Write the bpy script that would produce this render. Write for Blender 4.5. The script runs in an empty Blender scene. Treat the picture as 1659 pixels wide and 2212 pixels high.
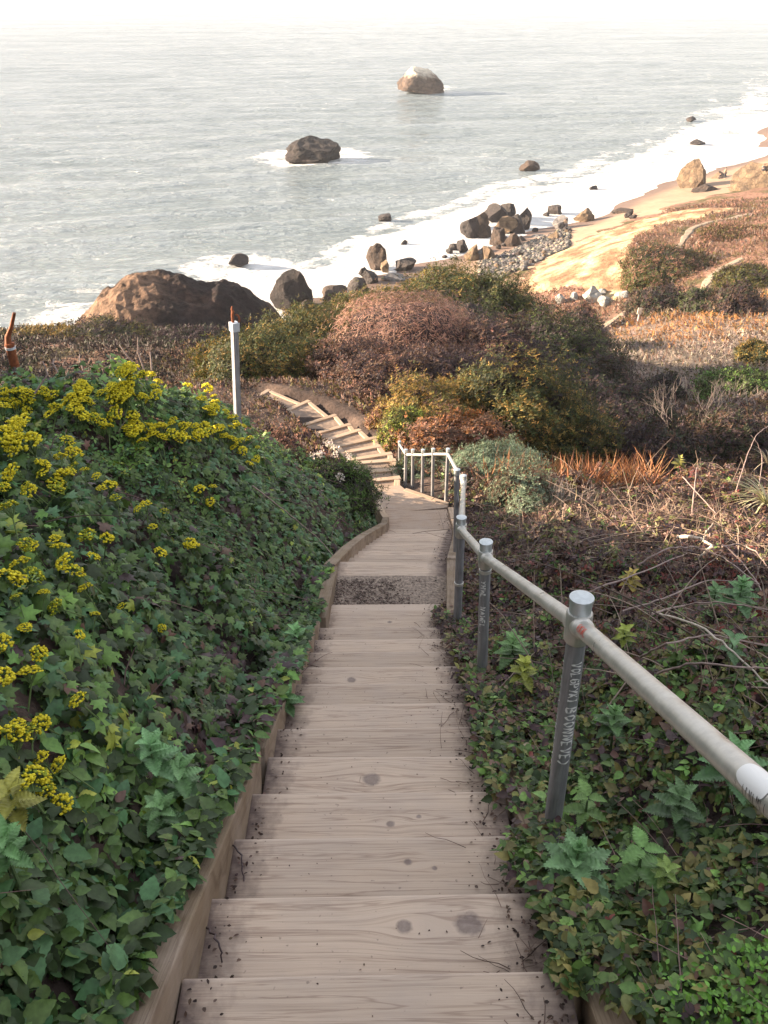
import bpy, bmesh, math, random
import numpy as np
from mathutils import Vector, Matrix, Euler

R = math.radians
rng = np.random.default_rng(7)
random.seed(7)
S = bpy.context.scene
COL = S.collection

# ------------------------------------------------------------------ camera, sky, sun, exposure
CZ = 30.0                    # eye height above the sea
PITCH = R(30.5)
FPX = 1950.0                 # focal length in pixels of a 1659 x 2212 frame
cam = bpy.data.cameras.new("camera")
cam.sensor_fit = 'VERTICAL'
cam.sensor_height = 36.0
cam.lens = 36.0 * FPX / 2212.0
cam.clip_start = 0.05
cam.clip_end = 30000
camo = bpy.data.objects.new("camera", cam)
camo.location = (0, 0, CZ)
camo.rotation_euler = (R(90) - PITCH, 0, 0)
COL.objects.link(camo)
S.camera = camo

SUN_AZ, SUN_EL = R(-80), R(14)      # left of the view, low over the sea
w = bpy.data.worlds.new("World")
S.world = w
w.use_nodes = True
nt = w.node_tree
sky = nt.nodes.new('ShaderNodeTexSky')
sky.sky_type = 'NISHITA'
sky.sun_disc = False
sky.sun_elevation = SUN_EL
sky.sun_rotation = SUN_AZ
sky.altitude = 20
sky.air_density = 0.8
sky.dust_density = 0.5
sky.ozone_density = 0.6
bg = nt.nodes['Background']
bg.inputs['Strength'].default_value = 0.15
hs_ = nt.nodes.new('ShaderNodeHueSaturation')      # thin sea fog: a paler sky
hs_.inputs['Saturation'].default_value = 0.3
nt.links.new(sky.outputs[0], hs_.inputs['Color'])
cap_ = nt.nodes.new('ShaderNodeMix')                 # the fog evens out the glow round the sun
cap_.data_type = 'RGBA'
cap_.blend_type = 'DARKEN'
cap_.inputs[0].default_value = 1.0
cap_.inputs[7].default_value = (1.30, 1.34, 1.42, 1)
nt.links.new(hs_.outputs[0], cap_.inputs[6])
fog_ = nt.nodes.new('ShaderNodeMix')
fog_.data_type = 'RGBA'
fog_.inputs[0].default_value = 0.6
fog_.inputs[7].default_value = (1.19, 1.24, 1.35, 1)
nt.links.new(cap_.outputs[2], fog_.inputs[6])
nt.links.new(fog_.outputs[2], bg.inputs['Color'])

sl = bpy.data.lights.new("sun", 'SUN')
sl.energy = 4.6
sl.angle = R(0.6)
sl.color = (1.0, 0.78, 0.55)
so = bpy.data.objects.new("sun", sl)
sdir = Vector((math.sin(SUN_AZ) * math.cos(SUN_EL), math.cos(SUN_AZ) * math.cos(SUN_EL), math.sin(SUN_EL)))
so.rotation_euler = sdir.to_track_quat('Z', 'Y').to_euler()
so.location = (-40, 20, 60)
COL.objects.link(so)

S.view_settings.view_transform = 'Standard'
S.view_settings.look = 'None'
S.view_settings.exposure = 2.5
S.view_settings.gamma = 1.0

# ------------------------------------------------------------------ helpers
cp_, sp_ = math.cos(PITCH), math.sin(PITCH)


def ray(px, py):
    xc = (px - 829.5) / FPX
    yc = -(py - 1106.0) / FPX
    return np.array([xc, cp_ + yc * sp_, -sp_ + yc * cp_])


def at_h(px, py, h):
    """point on the photo's sight line at height h below the eye"""
    d = ray(px, py)
    return np.array([0, 0, CZ]) + d * (h / -d[2])


def at_y(px, py, y):
    d = ray(px, py)
    return np.array([0, 0, CZ]) + d * (y / d[1])


def scale_at(p):
    """metres per frame pixel at point p"""
    return (p[1] * cp_ + (CZ - p[2]) * sp_) / FPX


def sstep(a, b, x):
    t = np.clip((x - a) / (b - a), 0, 1)
    return t * t * (3 - 2 * t)


def _hash(ix, iy, iz, seed):
    n = (ix.astype(np.int64) * 374761393 + iy.astype(np.int64) * 668265263 + iz.astype(np.int64) * 2246822519 + seed * 3266489917) & 0xFFFFFFFF
    n = ((n ^ (n >> 13)) * 1274126177) & 0xFFFFFFFF
    n = ((n ^ (n >> 16)) * 2654435761) & 0xFFFFFFFF
    n = n ^ (n >> 15)
    return (n & 0xFFFFFF) / float(0xFFFFFF) * 2 - 1


def vnoise(x, y, z=0.0, seed=0):
    x, y, z = np.broadcast_arrays(np.asarray(x, float), np.asarray(y, float), np.asarray(z, float))
    ix, iy, iz = np.floor(x), np.floor(y), np.floor(z)
    fx, fy, fz = x - ix, y - iy, z - iz
    fx = fx * fx * (3 - 2 * fx); fy = fy * fy * (3 - 2 * fy); fz = fz * fz * (3 - 2 * fz)
    out = 0
    for dx in (0, 1):
        for dy in (0, 1):
            for dz in (0, 1):
                wgt = (fx if dx else 1 - fx) * (fy if dy else 1 - fy) * (fz if dz else 1 - fz)
                out = out + wgt * _hash(ix + dx, iy + dy, iz + dz, seed)
    return out


def fbm(x, y, z=0.0, seed=0, oct=4, gain=0.5):
    a, s, t = 1.0, 0.0, 0.0
    x, y, z = np.asarray(x, float), np.asarray(y, float), np.asarray(z, float)
    for o in range(oct):
        s = s + a * vnoise(x * 2 ** o + 17.3 * o, y * 2 ** o - 9.1 * o, z * 2 ** o + 4.7 * o, seed + o)
        t += a
        a *= gain
    return s / t


def lin(r, g, b):
    f = lambda c: c / 12.92 if c <= 0.04045 else ((c + 0.055) / 1.055) ** 2.4
    return np.array([f(r / 255), f(g / 255), f(b / 255)])


def mesh_np(name, V, faces_flat, sizes, mat, parent=None, colors=None, smooth=False, link=True):
    """faces_flat: loop vertex indices; sizes: polygon sizes"""
    V = np.ascontiguousarray(V, dtype=np.float32)
    faces_flat = np.ascontiguousarray(faces_flat, dtype=np.int32)
    sizes = np.ascontiguousarray(sizes, dtype=np.int32)
    me = bpy.data.meshes.new(name)
    me.vertices.add(len(V))
    me.vertices.foreach_set('co', V.ravel())
    me.loops.add(len(faces_flat))
    me.loops.foreach_set('vertex_index', faces_flat)
    me.polygons.add(len(sizes))
    me.polygons.foreach_set('loop_start', np.concatenate([[0], np.cumsum(sizes)[:-1]]).astype(np.int32))
    me.polygons.foreach_set('loop_total', sizes)
    if smooth:
        me.polygons.foreach_set('use_smooth', np.ones(len(sizes), dtype=bool))
    if colors is not None:
        a = me.color_attributes.new('Col', 'FLOAT_COLOR', 'POINT')
        c = np.ones((len(V), 4), dtype=np.float32)
        c[:, :3] = colors
        a.data.foreach_set('color', c.ravel())
    me.update(calc_edges=True)
    me.validate()
    if mat:
        me.materials.append(mat)
    o = bpy.data.objects.new(name, me)
    if link:
        COL.objects.link(o)
    if parent:
        o.parent = parent
    return o


class MB:
    """collects polygons, builds ONE mesh object"""
    def __init__(self):
        self.V, self.F = [], []

    def add(self, V, F):
        b = len(self.V)
        self.V += [tuple(map(float, v)) for v in V]
        self.F += [tuple(i + b for i in f) for f in F]

    def box(self, c, sx, sy, sz, rot=None, bev=0.0):
        bm = bmesh.new()
        bmesh.ops.create_cube(bm, size=1)
        for v in bm.verts:
            v.co = Vector((v.co.x * sx, v.co.y * sy, v.co.z * sz))
        if bev:
            bmesh.ops.bevel(bm, geom=bm.edges[:], offset=bev, segments=2, affect='EDGES', profile=0.6)
        M = Matrix.Translation(Vector(c)) @ (rot.to_matrix().to_4x4() if rot else Matrix())
        bm.verts.index_update()
        self.add([M @ v.co for v in bm.verts], [[v.index for v in f.verts] for f in bm.faces])
        bm.free()

    def tube(self, pts, rad, n=8, cap=True):
        pts = [np.array(p, float) for p in pts]
        m = len(pts)
        if np.isscalar(rad):
            rad = [rad] * m
        V, F = [], []
        prev = None
        for i in range(m):
            t = pts[min(i + 1, m - 1)] - pts[max(i - 1, 0)]
            t = t / (np.linalg.norm(t) + 1e-9)
            if prev is None:
                a = np.array([1, 0, 0]) if abs(t[0]) < 0.8 else np.array([0, 1, 0])
            else:
                a = prev
            u = a - t * np.dot(a, t)
            u /= np.linalg.norm(u) + 1e-9
            prev = u
            v = np.cross(t, u)
            for k in range(n):
                an = 2 * math.pi * k / n
                V.append(pts[i] + rad[i] * (math.cos(an) * u + math.sin(an) * v))
        for i in range(m - 1):
            for k in range(n):
                F.append((i * n + k, i * n + (k + 1) % n, (i + 1) * n + (k + 1) % n, (i + 1) * n + k))
        if cap:
            F.append(tuple(range(n))[::-1])
            F.append(tuple((m - 1) * n + k for k in range(n)))
        self.add(V, F)

    def build(self, name, mat, parent=None, smooth=False):
        me = bpy.data.meshes.new(name)
        me.from_pydata(self.V, [], self.F)
        me.update()
        if smooth:
            for p in me.polygons:
                p.use_smooth = True
            try:
                me.set_sharp_from_angle(angle=R(40))
            except Exception:
                pass
        if mat:
            me.materials.append(mat)
        o = bpy.data.objects.new(name, me)
        COL.objects.link(o)
        if parent:
            o.parent = parent
        return o


def tag(o, label=None, cat=None, group=None, kind=None):
    if label: o['label'] = label
    if cat: o['category'] = cat
    if group: o['group'] = group
    if kind: o['kind'] = kind
    return o


def empty(name, loc=(0, 0, 0), rz=0):
    o = bpy.data.objects.new(name, None)
    o.location = loc
    o.rotation_euler = (0, 0, rz)
    o.empty_display_size = 0.2
    COL.objects.link(o)
    return o


def copy_tree(o, parent=None):
    c = o.copy()
    COL.objects.link(c)
    if parent:
        c.parent = parent
    for ch in list(o.children):
        copy_tree(ch, c)
    return c


# ------------------------------------------------------------------ materials
def newmat(name):
    m = bpy.data.materials.new(name)
    m.use_nodes = True
    return m, m.node_tree.nodes, m.node_tree.links, m.node_tree.nodes['Principled BSDF']


def node(ns, typ, **kw):
    n = ns.new(typ)
    for k, v in kw.items():
        setattr(n, k, v)
    return n


def ramp(ns, stops):
    r = ns.new('ShaderNodeValToRGB')
    e = r.color_ramp.elements
    while len(e) < len(stops):
        e.new(0.5)
    for i, (p, c) in enumerate(stops):
        e[i].position = p
        e[i].color = (*c, 1) if len(c) == 3 else c
    return r


def noise_tex(ns, ls, coord, scale, detail=4, rough=0.55, dist=0.0):
    n = ns.new('ShaderNodeTexNoise')
    n.inputs['Scale'].default_value = scale
    n.inputs['Detail'].default_value = detail
    n.inputs['Roughness'].default_value = rough
    n.inputs['Distortion'].default_value = dist
    if coord is not None:
        ls.new(coord, n.inputs['Vector'])
    return n


def mapping(ns, ls, coord, scale=(1, 1, 1), rot=(0, 0, 0), loc=(0, 0, 0)):
    m = ns.new('ShaderNodeMapping')
    m.inputs['Scale'].default_value = scale
    m.inputs['Rotation'].default_value = rot
    m.inputs['Location'].default_value = loc
    ls.new(coord, m.inputs['Vector'])
    return m.outputs[0]


def mixc(ns, ls, fac, a, b, mode='MIX'):
    m = ns.new('ShaderNodeMix')
    m.data_type = 'RGBA'
    m.blend_type = mode
    for sock, val in ((m.inputs[0], fac), (m.inputs[6], a), (m.inputs[7], b)):
        if hasattr(val, 'is_output'):
            ls.new(val, sock)
        elif isinstance(val, (int, float)):
            sock.default_value = val
        else:
            sock.default_value = (*val, 1)
    return m.outputs[2]


def mth(ns, ls, op, a, b=None, c=None, clamp=False):
    m = ns.new('ShaderNodeMath')
    m.operation = op
    m.use_clamp = clamp
    for i, v in enumerate((a, b, c)):
        if v is None:
            continue
        if hasattr(v, 'is_output'):
            ls.new(v, m.inputs[i])
        else:
            m.inputs[i].default_value = v
    return m.outputs[0]


def bump(ns, ls, height, strength, dist, target):
    b = ns.new('ShaderNodeBump')
    b.inputs['Strength'].default_value = strength
    b.inputs['Distance'].default_value = dist
    ls.new(height, b.inputs['Height'])
    ls.new(b.outputs[0], target)
    return b


def leaf_mat(name, rough=0.5, trans=0.25, spec=0.35):
    m, ns, ls, p = newmat(name)
    a = node(ns, 'ShaderNodeAttribute', attribute_name='Col')
    g = node(ns, 'ShaderNodeNewGeometry')
    nz = noise_tex(ns, ls, g.outputs['Position'], 60, 2)
    v = ramp(ns, [(0.3, (0.75, 0.75, 0.75)), (0.7, (1.15, 1.15, 1.15))])
    ls.new(nz.outputs[0], v.inputs[0])
    c = mixc(ns, ls, 1.0, a.outputs['Color'], v.outputs[0], 'MULTIPLY')
    ls.new(c, p.inputs['Base Color'])
    p.inputs['Roughness'].default_value = rough
    p.inputs['Specular IOR Level'].default_value = spec
    t = node(ns, 'ShaderNodeBsdfTranslucent')
    ls.new(c, t.inputs['Color'])
    mx = node(ns, 'ShaderNodeMixShader')
    mx.inputs[0].default_value = trans
    ls.new(p.outputs[0], mx.inputs[1])
    ls.new(t.outputs[0], mx.inputs[2])
    ls.new(mx.outputs[0], ns['Material Output'].inputs['Surface'])
    return m


def simple_mat(name, col, rough=0.7, metal=0.0, var=0.25, scale=8.0, bumpv=0.0):
    m, ns, ls, p = newmat(name)
    tc = node(ns, 'ShaderNodeTexCoord')
    nz = noise_tex(ns, ls, tc.outputs['Object'], scale, 5)
    c1 = tuple(np.clip(np.array(col) * (1 - var), 0, 1))
    c2 = tuple(np.clip(np.array(col) * (1 + var), 0, 1))
    r = ramp(ns, [(0.3, c1), (0.7, c2)])
    ls.new(nz.outputs[0], r.inputs[0])
    ls.new(r.outputs[0], p.inputs['Base Color'])
    p.inputs['Roughness'].default_value = rough
    p.inputs['Metallic'].default_value = metal
    if bumpv:
        bump(ns, ls, nz.outputs[0], bumpv, 0.02, p.inputs['Normal'])
    return m


def wood_mat(name, knots=(), base=(0.51, 0.395, 0.31), dark=(0.31, 0.235, 0.185), pale=(0.58, 0.47, 0.385), dirt=0.95):
    """weathered board, grain along local X; knots = [(x, y, radius)] in board coordinates"""
    m, ns, ls, p = newmat(name)
    tc = node(ns, 'ShaderNodeTexCoord')
    oi = node(ns, 'ShaderNodeObjectInfo')
    sep = node(ns, 'ShaderNodeSeparateXYZ')
    ls.new(tc.outputs['Object'], sep.inputs[0])
    x, y, z = sep.outputs
    off = mth(ns, ls, 'MULTIPLY', oi.outputs['Random'], 37.0)
    yy = y
    knot_fac = None
    for kx, ky, kr in knots:
        dx = mth(ns, ls, 'SUBTRACT', x, kx)
        dy = mth(ns, ls, 'SUBTRACT', y, ky)
        dxs = mth(ns, ls, 'MULTIPLY', dx, 0.55)
        d2 = mth(ns, ls, 'ADD', mth(ns, ls, 'MULTIPLY', dxs, dxs), mth(ns, ls, 'MULTIPLY', dy, dy))
        e = mth(ns, ls, 'EXPONENT', mth(ns, ls, 'MULTIPLY', d2, -1.0 / (kr * 2.2) ** 2))
        sgn = mth(ns, ls, 'MULTIPLY', mth(ns, ls, 'MULTIPLY', dy, e), -0.8)
        yy = mth(ns, ls, 'ADD', yy, sgn)
        d2b = mth(ns, ls, 'ADD', mth(ns, ls, 'MULTIPLY', mth(ns, ls, 'MULTIPLY', dx, dx), 0.8), mth(ns, ls, 'MULTIPLY', dy, dy))
        nkw = noise_tex(ns, ls, tc.outputs['Object'], 30, 3)
        dd = mth(ns, ls, 'ADD', mth(ns, ls, 'SQRT', d2b), mth(ns, ls, 'MULTIPLY', mth(ns, ls, 'SUBTRACT', nkw.outputs[0], 0.5), kr * 0.7))
        kf = mth(ns, ls, 'SUBTRACT', 1.0, mth(ns, ls, 'MULTIPLY', mth(ns, ls, 'SUBTRACT', dd, kr * 0.6), 1 / (kr * 0.4)), clamp=True)
        knot_fac = kf if knot_fac is None else mth(ns, ls, 'MAXIMUM', knot_fac, kf)
    cmb = node(ns, 'ShaderNodeCombineXYZ')
    ls.new(mth(ns, ls, 'ADD', x, off), cmb.inputs[0])
    ls.new(mth(ns, ls, 'ADD', yy, off), cmb.inputs[1])
    ls.new(z, cmb.inputs[2])
    v1 = mapping(ns, ls, cmb.outputs[0], (0.9, 34, 12))
    n1 = noise_tex(ns, ls, v1, 1.0, 6, 0.62, 0.35)
    v2 = mapping(ns, ls, cmb.outputs[0], (2.2, 120, 30))
    n2 = noise_tex(ns, ls, v2, 1.0, 3, 0.6, 0.2)
    n3 = noise_tex(ns, ls, cmb.outputs[0], 4.0, 5, 0.6)
    r1 = ramp(ns, [(0.30, dark), (0.46, base), (0.75, pale)])
    ls.new(n1.outputs[0], r1.inputs[0])
    r2 = ramp(ns, [(0.33, (0.45, 0.40, 0.38)), (0.5, (1, 1, 1))])
    ls.new(n2.outputs[0], r2.inputs[0])
    c = mixc(ns, ls, 0.62, r1.outputs[0], base)
    vr = mth(ns, ls, 'ADD', 0.86, mth(ns, ls, 'MULTIPLY', oi.outputs['Random'], 0.28))
    c = mixc(ns, ls, 1.0, c, vr, 'MULTIPLY')
    c = mixc(ns, ls, 0.42, c, r2.outputs[0], 'MULTIPLY')
    # grey weathering patches
    rg = ramp(ns, [(0.42, (0, 0, 0)), (0.7, (1, 1, 1))])
    ls.new(n3.outputs[0], rg.inputs[0])
    c = mixc(ns, ls, mth(ns, ls, 'MULTIPLY', rg.outputs[0], 0.45), c, (0.42, 0.345, 0.30))
    # long dark cracks
    v3 = mapping(ns, ls, cmb.outputs[0], (0.7, 16, 1))
    n4 = noise_tex(ns, ls, v3, 1.3, 4, 0.55, 0.6)
    rc = ramp(ns, [(0.475, (1, 1, 1)), (0.5, (0.45, 0.38, 0.36)), (0.525, (1, 1, 1))])
    ls.new(n4.outputs[0], rc.inputs[0])
    c = mixc(ns, ls, 0.5, c, rc.outputs[0], 'MULTIPLY')
    # trodden-in soil towards both ends and against the riser
    ax = mth(ns, ls, 'ABSOLUTE', x)
    nd = noise_tex(ns, ls, tc.outputs['Object'], 9.0, 5, 0.65)
    ed = mth(ns, ls, 'MULTIPLY', mth(ns, ls, 'SUBTRACT', ax, 0.37), 7.5)
    ed = mth(ns, ls, 'ADD', ed, mth(ns, ls, 'MULTIPLY', mth(ns, ls, 'SUBTRACT', nd.outputs[0], 0.5), 2.2))
    ed = mth(ns, ls, 'MULTIPLY', ed, dirt, clamp=True)
    c = mixc(ns, ls, ed, c, (0.13, 0.095, 0.085))
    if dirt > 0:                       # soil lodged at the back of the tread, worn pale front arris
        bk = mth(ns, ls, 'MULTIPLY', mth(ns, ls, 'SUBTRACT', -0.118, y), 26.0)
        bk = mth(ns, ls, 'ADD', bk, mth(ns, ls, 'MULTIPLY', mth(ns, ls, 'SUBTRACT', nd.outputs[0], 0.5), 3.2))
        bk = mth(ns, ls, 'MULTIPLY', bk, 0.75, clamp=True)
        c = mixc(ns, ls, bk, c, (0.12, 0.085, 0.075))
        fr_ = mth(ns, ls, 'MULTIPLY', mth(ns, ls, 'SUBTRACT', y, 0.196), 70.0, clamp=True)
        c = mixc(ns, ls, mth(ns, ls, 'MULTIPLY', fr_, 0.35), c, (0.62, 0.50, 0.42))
    sp = noise_tex(ns, ls, cmb.outputs[0], 45, 2, 0.5)
    rs = ramp(ns, [(0.69, (0, 0, 0)), (0.74, (1, 1, 1))])
    ls.new(sp.outputs[0], rs.inputs[0])
    c = mixc(ns, ls, mth(ns, ls, 'MULTIPLY', rs.outputs[0], 0.45), c, (0.09, 0.065, 0.06))
    if knot_fac is not None:
        nk = noise_tex(ns, ls, tc.outputs['Object'], 60, 3)
        rk = ramp(ns, [(0.35, (0.075, 0.055, 0.06)), (0.7, (0.17, 0.14, 0.145))])
        ls.new(nk.outputs[0], rk.inputs[0])
        c = mixc(ns, ls, mth(ns, ls, 'MULTIPLY', knot_fac, 0.62), c, rk.outputs[0])
    ls.new(c, p.inputs['Base Color'])
    p.inputs['Roughness'].default_value = 0.8
    p.inputs['Specular IOR Level'].default_value = 0.25
    hsum = mth(ns, ls, 'ADD', n1.outputs[0], mth(ns, ls, 'MULTIPLY', n2.outputs[0], 0.5))
    bump(ns, ls, hsum, 0.55, 0.006, p.inputs['Normal'])
    return m


def attr_ground_mat(name, scale=3.0, amt=0.5, rough=0.9, bumpd=0.1):
    """base colour from the mesh's own colour layer, broken up by noise"""
    m, ns, ls, p = newmat(name)
    a = node(ns, 'ShaderNodeAttribute', attribute_name='Col')
    g = node(ns, 'ShaderNodeNewGeometry')
    n1 = noise_tex(ns, ls, g.outputs['Position'], scale, 8, 0.65)
    r = ramp(ns, [(0.32, (1 - amt,) * 3), (0.68, (1 + amt,) * 3)])
    ls.new(n1.outputs[0], r.inputs[0])
    c = mixc(ns, ls, 1.0, a.outputs['Color'], r.outputs[0], 'MULTIPLY')
    ls.new(c, p.inputs['Base Color'])
    p.inputs['Roughness'].default_value = rough
    p.inputs['Specular IOR Level'].default_value = 0.2
    bump(ns, ls, n1.outputs[0], 0.7, bumpd, p.inputs['Normal'])
    return m


M_ivy = leaf_mat("ivy_leaf", 0.42, 0.22, 0.4)
M_bramble = leaf_mat("bramble_leaf", 0.5, 0.2, 0.35)
M_shrub = leaf_mat("shrub_leaf", 0.6, 0.25, 0.2)
M_dry = leaf_mat("dry_stalk", 0.7, 0.1, 0.2)
M_petal = leaf_mat("petal", 0.6, 0.3, 0.2)
M_twigcore = simple_mat("twig_tangle", (0.035, 0.024, 0.026), 0.95, 0, 0.5, 12, 0.8)
M_bark = simple_mat("bark", (0.16, 0.12, 0.11), 0.9, 0, 0.4, 25, 0.5)
M_palewood = simple_mat("bleached_wood", (0.52, 0.45, 0.38), 0.75, 0, 0.3, 20, 0.3)
M_cane = simple_mat("bramble_cane", (0.30, 0.22, 0.20), 0.7, 0, 0.35, 20, 0.2)
M_darkcane = simple_mat("dark_cane", (0.06, 0.04, 0.045), 0.6, 0, 0.3, 20, 0.2)
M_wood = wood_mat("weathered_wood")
M_string = wood_mat("stringer_wood", base=(0.225, 0.165, 0.11), dark=(0.16, 0.115, 0.08), pale=(0.26, 0.20, 0.14), dirt=0.0)
M_timber = wood_mat("box_step_timber", base=(0.42, 0.31, 0.22), dark=(0.28, 0.2, 0.145), pale=(0.48, 0.37, 0.28), dirt=0.0)
M_dirt = simple_mat("packed_dirt", (0.24, 0.175, 0.135), 0.95, 0, 0.3, 7, 0.5)
M_gravel = simple_mat("gravel_bed", (0.27, 0.21, 0.17), 0.95, 0, 0.5, 40, 0.8)


def galv_mat(name, c=(0.42, 0.42, 0.44), rough=0.42, metal=0.75, stain=0.5):
    m, ns, ls, p = newmat(name)
    tc = node(ns, 'ShaderNodeTexCoord')
    n1 = noise_tex(ns, ls, tc.outputs['Object'], 14, 6, 0.6)
    n2 = noise_tex(ns, ls, mapping(ns, ls, tc.outputs['Object'], (60, 60, 6)), 1.0, 4, 0.6)
    c = np.array(c)
    r = ramp(ns, [(0.3, tuple(c * 0.86)), (0.55, tuple(c)), (0.75, tuple(np.clip(c * 1.1, 0, 1)))])
    ls.new(n1.outputs[0], r.inputs[0])
    r2 = ramp(ns, [(0.35, (1 - stain * 0.6,) * 3), (0.6, (1, 1, 1))])
    ls.new(n2.outputs[0], r2.inputs[0])
    ls.new(mixc(ns, ls, 1.0, r.outputs[0], r2.outputs[0], 'MULTIPLY'), p.inputs['Base Color'])
    rr = ramp(ns, [(0.3, (rough - 0.1,) * 3), (0.7, (rough + 0.15,) * 3)])
    ls.new(n1.outputs[0], rr.inputs[0])
    ls.new(rr.outputs[0], p.inputs['Roughness'])
    p.inputs['Metallic'].default_value = metal
    bump(ns, ls, n1.outputs[0], 0.08, 0.003, p.inputs['Normal'])
    return m


M_galv = galv_mat("galvanised_post", (0.33, 0.335, 0.36), metal=0.35)
M_rail = galv_mat("galvanised_rail", (0.61, 0.595, 0.555), 0.36, 0.5, 0.2)
M_cap = galv_mat("galvanised_cap", (0.62, 0.66, 0.68), 0.4, 0.6, 0.2)
M_paint = simple_mat("white_marker", (0.82, 0.82, 0.82), 0.6, 0, 0.05)
M_red = simple_mat("red_marker", (0.72, 0.08, 0.05), 0.6, 0, 0.2)
M_black = simple_mat("black_ink", (0.03, 0.03, 0.035), 0.6, 0, 0.2)
M_rust = simple_mat("rust", (0.24, 0.075, 0.032), 0.8, 0.1, 0.45, 18, 0.4)
M_postgrey = galv_mat("grey_metal", (0.40, 0.41, 0.45), 0.5, 0.45, 0.6)
M_collar = simple_mat("pale_zinc", (0.62, 0.66, 0.74), 0.5, 0.3, 0.15)


def rock_mat(name, c1, c2, c3=None, top=None, scale=1.0, wet=0.0):
    m, ns, ls, p = newmat(name)
    g = node(ns, 'ShaderNodeNewGeometry')
    n1 = noise_tex(ns, ls, g.outputs['Position'], 0.9 * scale, 8, 0.65)
    r = ramp(ns, [(0.34, c1), (0.62, c2), (0.78, c3 or c2)])
    ls.new(n1.outputs[0], r.inputs[0])
    c = r.outputs[0]
    if top:
        z0, z1, tc_ = top
        sep = node(ns, 'ShaderNodeSeparateXYZ')
        ls.new(g.outputs['Position'], sep.inputs[0])
        nn = noise_tex(ns, ls, g.outputs['Position'], 0.6, 5, 0.6)
        zz = mth(ns, ls, 'ADD', sep.outputs[2], mth(ns, ls, 'MULTIPLY', mth(ns, ls, 'SUBTRACT', nn.outputs[0], 0.5), (z1 - z0) * 2.0))
        f = mth(ns, ls, 'MULTIPLY', mth(ns, ls, 'SUBTRACT', zz, z0), 1.0 / (z1 - z0), clamp=True)
        c = mixc(ns, ls, f, c, tc_)
    vo = node(ns, 'ShaderNodeTexVoronoi', feature='DISTANCE_TO_EDGE')
    vo.inputs['Scale'].default_value = 0.55 * scale
    nw = noise_tex(ns, ls, g.outputs['Position'], 1.2 * scale, 4, 0.6)
    wv_ = mixc(ns, ls, 0.35, g.outputs['Position'], nw.outputs['Color'], 'ADD')
    ls.new(mapping(ns, ls, wv_, (1, 1, 1.7), (0.3, 0.25, 0)), vo.inputs['Vector'])
    ck = ramp(ns, [(0.0, (0.42, 0.4, 0.4)), (0.07, (1, 1, 1))])
    ls.new(vo.outputs['Distance'], ck.inputs[0])
    c = mixc(ns, ls, 0.8, c, ck.outputs[0], 'MULTIPLY')
    ls.new(c, p.inputs['Base Color'])
    p.inputs['Roughness'].default_value = 0.85 - wet
    n2 = noise_tex(ns, ls, g.outputs['Position'], 3.0 * scale, 8, 0.7)
    bump(ns, ls, n2.outputs[0], 0.9, 0.35 / scale, p.inputs['Normal'])
    return m


M_rockdark = rock_mat("dark_wet_rock", (0.018, 0.012, 0.013), (0.045, 0.032, 0.031), (0.085, 0.06, 0.05), wet=0.2)
M_rockbrown = rock_mat("brown_rock", (0.03, 0.02, 0.018), (0.085, 0.055, 0.04), (0.15, 0.095, 0.06))
M_rocktan = rock_mat("tan_rock", (0.09, 0.06, 0.042), (0.22, 0.15, 0.09), (0.32, 0.23, 0.145))
M_rockgrey = rock_mat("grey_rock", (0.10, 0.095, 0.10), (0.22, 0.205, 0.20), (0.34, 0.32, 0.30))
M_rockpale = rock_mat("pale_rock", (0.26, 0.26, 0.25), (0.42, 0.42, 0.40), (0.52, 0.51, 0.47))
M_paletop = rock_mat("pale_top_rock", (0.05, 0.033, 0.028), (0.14, 0.09, 0.065), (0.2, 0.13, 0.09), top=(4.2, 6.4, (0.72, 0.64, 0.52)), scale=0.6)  # brown rock turning pale towards the top
M_seastack = rock_mat("sea_stack", (0.010, 0.006, 0.007), (0.026, 0.016, 0.015), (0.085, 0.04, 0.022), scale=0.6)

# ------------------------------------------------------------------ terrain
PY = [-8, 1.43, 6.17, 6.66, 11.58, 12.1, 12.75, 13.9, 14.6, 18.1, 23.4, 32]
PH = [2.254 - 0.5 * 9.43, 2.254, 4.62, 4.66, 7.12, 7.31, 7.6, 7.69, 7.88, 8.83, 9.78, 11.6]
LY = [-8, 6.2, 7.5, 9.3, 11.5, 12.7, 13.9, 15.3, 17.4, 18.9, 19.7, 20.6, 22.2, 23.4, 30]
LX = [-0.64, -0.58, -0.46, -0.28, 0.0, -0.05, -0.35, -0.55, -0.9, -1.45, -1.8, -2.1, -2.65, -3.9, -9]
RY = [-8, 6.2, 7.5, 9.3, 11.5, 13.4, 14.6, 16, 17.4, 18.9, 19.7, 20.6, 22.2, 23.4, 30]
RX = [0.56, 0.6, 0.68, 0.85, 1.05, 1.15, 0.4, 0.25, 0.0, -0.5, -0.75, -1.05, -1.9, -3.0, -8]

TP = []   # (x, y, h) control points for the land beyond the stairs


def C(px, py, h):
    p = at_h(px, py, h)
    TP.append((p[0], p[1], h))


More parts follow.
